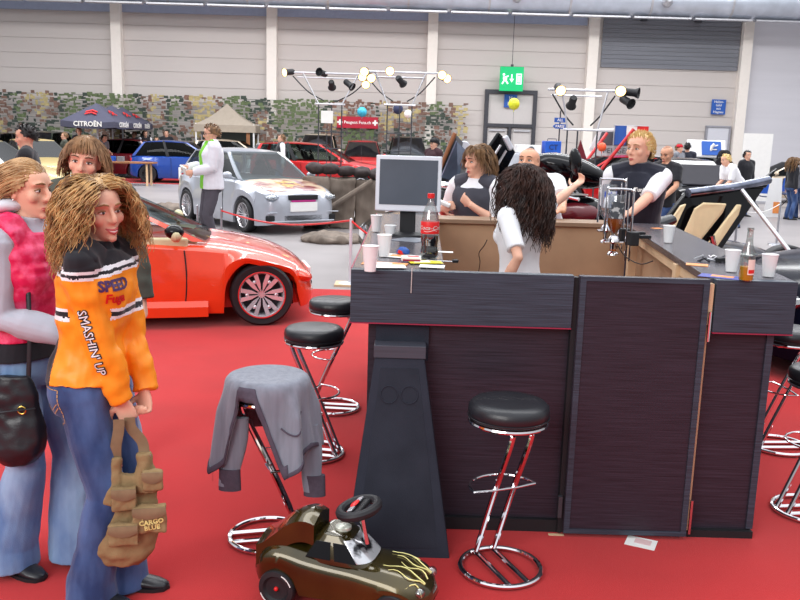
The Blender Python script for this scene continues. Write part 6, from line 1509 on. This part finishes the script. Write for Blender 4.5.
o = MB().box(GY(160, 31.2, .004), (6.5, 3.6, .008)).build('floor_mat', M['carpet'], None, 0); tag(o, 'orange red floor strip under the blue hatchback', 'mat')
s = thing('info_board', 'small white board with a red lion mark leaning beside the blue car', 'sign', GY(184, 29.2), 0)
MB().box((0, 0, .38), (.36, .04, .42)).build('panel', M['paper'], s, 0); MB().box((0, -.03, .40), (.16, .02, .18)).build('red_mark', M['signred'], s, 0)
for x in (-.12, .12): MB().box((x, .05, .18), (.03, .03, .36)).build('leg', M['dgrey'], s, 0)
# gazebo
t = thing('gazebo_tent', 'beige gazebo tent with dark inside standing before the camouflage net', 'tent', GY(228, 35.0))
W_ = 1.15
for x in (-W_, W_):
    for y in (-.55, .45): MB().tube([(x, y, 0), (x, y, 2.15)], .035, 8).build('pole', M['white_pl'], t)
a = MB(); c = [Vector((x, y, 2.1)) for x, y in ((-W_ - .08, -.6), (W_ + .08, -.6), (W_ + .08, .5), (-W_ - .08, .5))]; ap = Vector((0, -.05, 2.95))
for i in range(4):
    p, q = c[i], c[(i + 1) % 4]; a.grid(lambda u, v: p.lerp(q, u).lerp(ap, v) - Vector((0, 0, .18 * sin(pi * v) * .6)), 6, 6); a.grid(lambda u, v: p.lerp(q, u) - Vector((0, 0, .28 * v)), 6, 1)
a.build('roof', M['tentcl'], t, 20, fix=False); MB().box((0, .42, 1.1), (2.1, .03, 2.0)).build('back_wall', M['green_paint'], t, 0)
MB().box((.92, -.5, 1.45), (.14, .05, .8)).build('side_curtain', M['wood'], t, 0)
# light stands
def spot(parent, p, d, lit=True, nm='spotlight'):
    d = Vector(d).normalized(); R = d.to_track_quat('Z', 'Y').to_matrix()
    a = MB(); a.lathe([(.07, -.18), (.09, -.14), (.09, .08), (.13, .17), (.12, .17), (.08, .08), (0, .06)], p, 14, R); o = a.build('lamp_head', M['black'], parent, 40)
    if lit: MB().lathe([(0, .10), (.10, .11), (.115, .16), (0, .17)], p, 14, R).build('bulb', M['bulb'], o, 40)
    return o
def lightstand(px, Y, zc, w, lamps, label, spread=1.0):
    b = GY(px, Y); t = thing('light_stand', label, 'light stand', b)
    for x, y in ((-.35, -.2), (.35, -.2), (0, .35)): MB().tube([(x, y, 0), (x, y, zc - .9)], .02, 6).build('upright', M['dgrey'], t)
    for z in [.4 + .5 * i for i in range(int((zc - 1.3) / .5))]: MB().tube([(-.35, -.2, z), (.35, -.2, z), (0, .35, z)], .015, 5, True).build('brace_ring', M['dgrey'], t)
    MB().tube([(-.45, -.2, zc - .9), (.45, -.2, zc - .9)], .028, 8).build('collar', M['alu'], t)
    for s in (-1, 1):
        MB().tube([(s * .35, -.2, zc - .9), (s * w * .62, -.2, zc)], .022, 8).build('arm', M['alu'], t)
        a = MB(); a.tube(bez([(s * .2, -.1, zc - .8), (s * w * .5, -.1, zc - .55), (s * w * .85, -.1, zc - .1)], 5), .02, 5); a.build('cable', M['black'], t)
    MB().tube([(-w, -.2, zc), (w, -.2, zc)], .028, 8).build('cross_bar', M['alu'], t)
    MB().tube([(-w * .8, .35, zc - .1), (w * .6, .35, zc - .1)], .02, 8).build('cross_bar', M['alu'], t)
    for x, y, z, d, lit in lamps: spot(t, (x, y, zc + z), d, lit)
    return t
lightstand(330, 26.5, 3.62, 1.35, [(-1.25, -.25, .0, (-1, -1, -.2), True), (.95, -.25, -.05, (.1, -1, -.3), True), (1.05, -.2, -.25, (.1, -1, -.4), True), (-.25, -.2, .0, (-.6, -1, .2), False), (.55, -.2, -.3, (.8, -.6, -.6), False), (.0, .2, -.3, (0, 1, -.5), False)], 'left light stand with lit spotlights, in front of the camouflage net')
lightstand(398, 25.0, 3.60, 1.15, [(-1.0, -.3, .0, (-.1, -1, -.2), True), (-.85, -.2, -.15, (.2, -1, -.3), True), (-.30, -.3, .02, (0, -1, -.1), True), (1.15, -.25, -.05, (.1, -1, -.05), True), (1.25, -.2, -.12, (.5, -1, -.2), True), (.0, .3, -.2, (.4, .6, -.4), False)], 'middle light stand with glowing spotlights behind the monitor')
lightstand(578, 20.5, 2.98, .86, [(-.62, -.3, .02, (.1, -1, -.4), True), (.78, -.3, .02, (-.1, -1, -.2), True), (1.08, -.2, -.02, (.9, -.5, -.1), False), (.98, -.2, -.22, (.6, -1, -.5), False), (-.2, .2, -.25, (0, .8, -.5), False)], 'right light stand with spotlights, standing behind the motorcycle')
t = tag(MB().prism([GY(581, 19.9, 1.1) + Vector((-.26, 0, 0)), GY(581, 19.9, 1.1) + Vector((.24, 0, 0)), GY(581, 19.9, 1.85) + Vector((-.05, 0, 0))], (0, .08, 0)).build('red_pennant', M['dred_paint'], None, 0, .01), 'dark red cloth hanging at the foot of the right light stand', 'cloth')
def ballo(name, px, py, Y, r, m, lb):
    p = P(px, py, Y); t = thing('balloon', lb, 'balloon', p, 0, 'balloons in the hall'); MB().ball((0, 0, 0), (r, r, r * 1.04), 20, 12).build('envelope', M[m], t); MB().tube([(0, 0, -r), (0, 0, -r - .06)], .012, 6).build('knot', M[m], t); MB().tube([(0, 0, -r), (.02, 0, -p.z)], .004, 4).build('string', M['dgrey'], t)
ballo('b', 362, 112, 30, .17, 'cyan', 'turquoise and green balloon above the red banner')
ballo('b', 514, 104, 26, .17, 'yellow', 'yellow green balloon in front of the double door')
ballo('b', 602, 147, 24, .12, 'orange', 'small orange balloon left of the French flag')
ballo('b', 398, 109, 30, .17, 'navy', 'dark blue balloon under the middle light stand')
ballo('b', 408, 114, 29, .13, 'paper', 'pale pink-white balloon beside the dark blue balloon')
# red banner with crosses
p = P(357.5, 122.5, 35.44); w = P(378, 122, 35.44).x - P(337, 122, 35.44).x
t = thing('fan_banner', 'red banner with two white crosses and white text on the camouflage net', 'banner', p); MB().box((0, 0, 0), (w, .03, .46)).build('banner_cloth', M['signred'], t, 0)
a = MB(); a.merge(textmb('Peugeot Fans.ch', .17, .004, bold=.003), frame((0, -.02, 0), (1, 0, 0), (0, 0, 1))); a.build('lettering', M['paper'], t, 0)
for s in (-1, 1): a = MB(); a.box((s * w * .43, -.02, 0), (.22, .01, .075)); a.box((s * w * .43, -.021, 0), (.075, .01, .22)); a.build('cross', M['paper'], t, 0)
p = P(327, 117, 26.0); t = thing('white_sign', 'plain white square sign on the left light stand', 'sign', p); MB().box((0, 0, 0), (.36, .04, .36)).build('panel', M['paper'], t, 0, .005); MB().tube([(0, .04, .1), (0, .04, -p.z + .0)], .015, 6).build('post', M['dgrey'], t)
# street sign
b = GY(557, 26.8); t = thing('street_sign', 'small post with two blue arrow boards reading ALL and PARIS', 'sign', b)
MB().tube([(0, 0, 0), (0, 0, 2.75)], .022, 8).build('post', M['dgrey'], t); MB().box((0, 0, .02), (.4, .4, .04)).build('foot', M['dgrey'], t, 0)
for s, z, d in (('ALL', 2.46, 1), ('PARIS', 2.27, -1)):
    a = MB(); a.prism([(-.18, -.01, z - .07), (.14, -.01, z - .07), (.22, -.01, z), (.14, -.01, z + .07), (-.18, -.01, z + .07)] if d > 0 else [(.18, -.01, z - .07), (-.14, -.01, z - .07), (-.22, -.01, z), (-.14, -.01, z + .07), (.18, -.01, z + .07)], (0, -.03, 0)); bo = a.build('arrow_board', M['signblue'], t, 0)
    a = MB(); a.merge(textmb(s, .11, .003, bold=.002), frame((0, -.045, z), (1, 0, 0), (0, 0, 1))); a.build('lettering', M['paper'], bo, 0)
# table with satin cloth and boxes
b = GY(535, 19.5); tb = thing('display_table', 'round high table under a long silver grey satin cloth', 'table', b)
MB().lathe([(0, 0), (.25, 0), (.05, .05), (.04, 1.45), (.5, 1.46), (.5, 1.5), (0, 1.5)], (0, 0, 0), 20).build('table_frame', M['dgrey'], tb, 30)
a = MB(); N = 72; pr = []
def cl(u, v):
    an = 2 * pi * u; r = .54 * min(1, v / .3) if v < .3 else .54 + (v - .3) * .55 + .06 * (v - .3) * 2 * sin(an * 9 + 2 * sin(an)); z = 1.515 if v < .3 else 1.515 - (v - .3) / .7 * 1.48
    return (r * cos(an) * 1.15, r * sin(an) * .8, z)
a.grid(cl, N, 16); o = a.build('table_cloth', M['silver_cl'], None, 50, loc=b, fix=False); tag(o, 'long silver grey satin cloth draped over the high table', 'tablecloth')
o = MB().box(b + Vector((-.2, 0, 1.52 + .09)), (.55, .4, .18)).build('white_box', M['white_pl'], None, 0, .01); tag(o, 'flat white box on the satin-covered table', 'box')
t = thing('blue_crate', 'blue crate on the right side of the satin-covered table', 'crate', b + Vector((.34, 0, 1.52)), 5); MB().box((0, 0, .14), (.36, .34, .28)).build('body', M['bluepl'], t, 0, .01); MB().tube([(-.1, -.02, .28), (-.1, -.02, .33), (.1, -.02, .33), (.1, -.02, .28)], .01, 6).build('handle', M['dgrey'], t)
a = MB(); a.merge(textmb('CT', .16, .003), frame((0, -.175, .14), (1, 0, 0), (0, 0, 1))); a.build('lettering', M['navy'], t, 0)
# flag
p = P(632, 132, 26.9); t = thing('flag', 'blue white and red French flag hanging behind the blond barman', 'flag', p)
for i, m in enumerate((M['signblue'], M['paper'], M['red'])):
    x0 = -.52 + i * .34; hh = (.58, .32, .22)[i]
    MB().grid(lambda u, v: (x0 + .34 * u, .03 * sin((x0 + u * .34) * 9), .18 - v * (hh + (.0 if i else .0))), 6, 4, (0, .01, 0)).build('stripe', m, t, 60)
MB().tube([(-.55, .02, .19), (.52, .02, .19)], .012, 6).build('flag_rod', M['alu'], t); MB().tube([(-.55, .02, .22), (-.55, .02, -p.z)], .015, 6).build('pole', M['alu'], t)
# roll-up banner
t = thing('roll_up_banner', 'tall plain white roll-up banner to the right of the right wall column', 'banner', GY(755, 28.0), -4); MB().box((0, 0, 1.15), (.92, .02, 2.2)).build('banner_cloth', M['paper'], t, 0); MB().box((0, 0, .05), (.98, .18, .1)).build('foot', M['alu'], t, 0, .01)
# camping chairs
def chair():
    t = thing('camping_chair', 'x', 'chair', (0, 0, 0))
    a = MB()
    for s in (-1, 1): MB().tube([(s * .26, -.25, 0), (s * .26, .22, .45), (s * .26, .30, .90)], .016, 6).build('leg', M['dgrey'], t); MB().tube([(s * .26, .25, 0), (s * .26, -.22, .45), (s * .26, -.22, .62)], .016, 6).build('leg', M['dgrey'], t)
    MB().grid(lambda u, v: (-.26 + .52 * u, -.22 + .44 * v, .44 - .05 * sin(pi * u)), 6, 4, (0, 0, .015)).build('seat', M['navy'], t); MB().grid(lambda u, v: (-.26 + .52 * u, .24 + .07 * v + .04 * sin(pi * u), .50 + .42 * v), 6, 4, (0, .015, 0)).build('backrest', M['bluepl'], t)
    for s in (-1, 1): MB().box((s * .28, 0, .63), (.06, .5, .02)).build('armrest', M['navy'], t, 0)
    return t
u = chair()
for i, (px, Y, rz, lb) in enumerate(((768, 25.0, 160, 'camping chair with a blue backrest, left of the woman in black'), (784, 26.6, 200, 'camping chair directly behind the white display board'), (750, 26.3, 30, 'camping chair farthest left, below the white roll-up banner'))):
    o = u if i == 0 else copy_tree(u); o.location = GY(px, Y); o.rotation_euler.z = radians(rz); o['label'] = lb; o['group'] = 'camping chairs at the right'
t = thing('display_board', 'low white sloping display board beside the woman in black', 'board', GY(777, 22.6), -10); MB().prism([(-.22, 0, 0), (.22, 0, 0), (.16, .0, 1.02), (-.12, 0, 1.02)], (0, .05, 0)).build('panel', M['white_pl'], t, 0); MB().box((.08, -.01, .25), (.16, .01, .3)).build('picture', mor, t, 0); MB().box((0, .2, .45), (.04, .04, .9), (18, 0, 0)).build('support', M['dgrey'], t, 0)
# rope posts
def post(px, py, h, lb, m='steel', base=True):
    b = G(px, py); t = thing('barrier_post', lb, 'post', (b.x, b.y, 0), 0, 'barrier posts'); MB().lathe([(0, 0), (.15, 0), (.14, .025), (.02, .04), (.018, h), (0, h + .01)], (0, 0, 0), 18).build('pole', M[m], t, 40)
    if base: MB().box((0, 0, .012), (.36, .30, .024)).build('foot', M['pine'], t, 0)
    return Vector((b.x, b.y, h))
def rope(a, b, m, lb, sag=.1, r=.012):
    pts = [a.lerp(b, i / 12) - Vector((0, 0, sag * sin(pi * i / 12))) for i in range(13)]; tag(MB().tube(pts, r, 6).build('barrier_rope', M[m], None), lb, 'rope')
q1 = post(350, 285, .80, 'pale barrier post on a wooden foot left of the bar, holding the red rope', 'silver_pl')
q2 = Vector((P(262, 243, 9.6).x, 9.6, P(262, 243, 9.6).z)); rope(Vector((q1.x, q1.y, .78)), Vector((q1.x - 2.1, q1.y + 2.6, .62)), 'red', 'red barrier rope running left from the pale post behind the orange coupe', .12)
post_l = thing('barrier_post', 'thin barrier post behind the orange coupe at the far end of the red rope', 'post', (q1.x - 2.1, q1.y + 2.6, 0), 0, 'barrier posts'); MB().lathe([(0, 0), (.13, 0), (.12, .02), (.016, .03), (.016, .66), (0, .67)], (0, 0, 0), 16).build('pole', M['steel'], post_l)
rope(Vector((q1.x, q1.y, .78)), Vector((q1.x + .55, q1.y - .35, .60)), 'red', 'short red rope falling from the pale post towards the bar', .08)
r1 = post(733, 262, .85, 'steel barrier post between the raised bonnet and its prop rod', base=False); r2 = post(776, 245, .80, 'steel barrier post right of the metal prop rod', base=False)
rope(r1 - Vector((0, 0, .03)), r2 - Vector((0, 0, .03)), 'paper', 'thin pale rope strung between the two steel barrier posts', .1, .008)
r3 = post(198, 244, .62, 'short steel post beside the rear wheel of the silver flame car', base=False)
# stone blocks with dark round stones on top
b0 = GY(345, 16.6); t = thing('stone_wall', 'grey brown slab wall with a leaning rail between the silver car and the monitor', 'wall', b0, 4)
random.seed(9)
for i, (x, w, h) in enumerate(((-.55, .5, 1.0), (-.05, .5, .98), (.5, .6, .94))):
    a = MB(); a.box((x, .05 * i, h / 2), (w, .35, h)); me = remesh(a, .04, 3, [M['stone']], disp=.05, dscale=3); mobj('slab', me, t)
MB().tube([(-.75, -.3, .1), (.52, -.28, .95)], .05, 8).build('leaning_rail', M['stone'], t)
for i, (x, z) in enumerate(((-.58, 1.02), (-.28, 1.02), (.02, .99), (.32, .97), (.62, .94), (.82, .84))):
    a = MB(); a.ball(b0 + Vector((x, .03 * i, z + .12)), (.20, .18, .11), 14, 9); o = mobj('round_stone', remesh(a, .03, 2, [M['stone_d']], disp=.03, dscale=6)); tag(o, ['first dark round stone from the left on the slab wall', 'second dark round stone from the left on the slab wall', 'third dark round stone from the left on the slab wall', 'fourth dark round stone from the left on the slab wall', 'fifth dark round stone from the left, on the slab wall', 'rightmost dark round stone, lowest on the slab wall'][i], 'stone', 'round stones on the slab wall')
a = MB(); a.ball((0, 0, 0), (.55, .45, .12), 16, 8); o = mobj('rubble_heap', remesh(a, .04, 2, [M['stone']], disp=.05, dscale=5)); o.location = GY(332, 14.4, .04); tag(o, 'flat heap of grey rubble on the floor in front of the silver car', 'rubble', kind='stuff')
a = MB(); a.ball((0, 0, 0), (.55, .4, .14), 16, 8); o = mobj('rubble_heap', remesh(a, .04, 2, [M['stone']], disp=.05, dscale=5)); o.location = GY(172, 19.2, .04); tag(o, 'flat heap of grey rubble behind the rear of the silver car', 'rubble', kind='stuff')
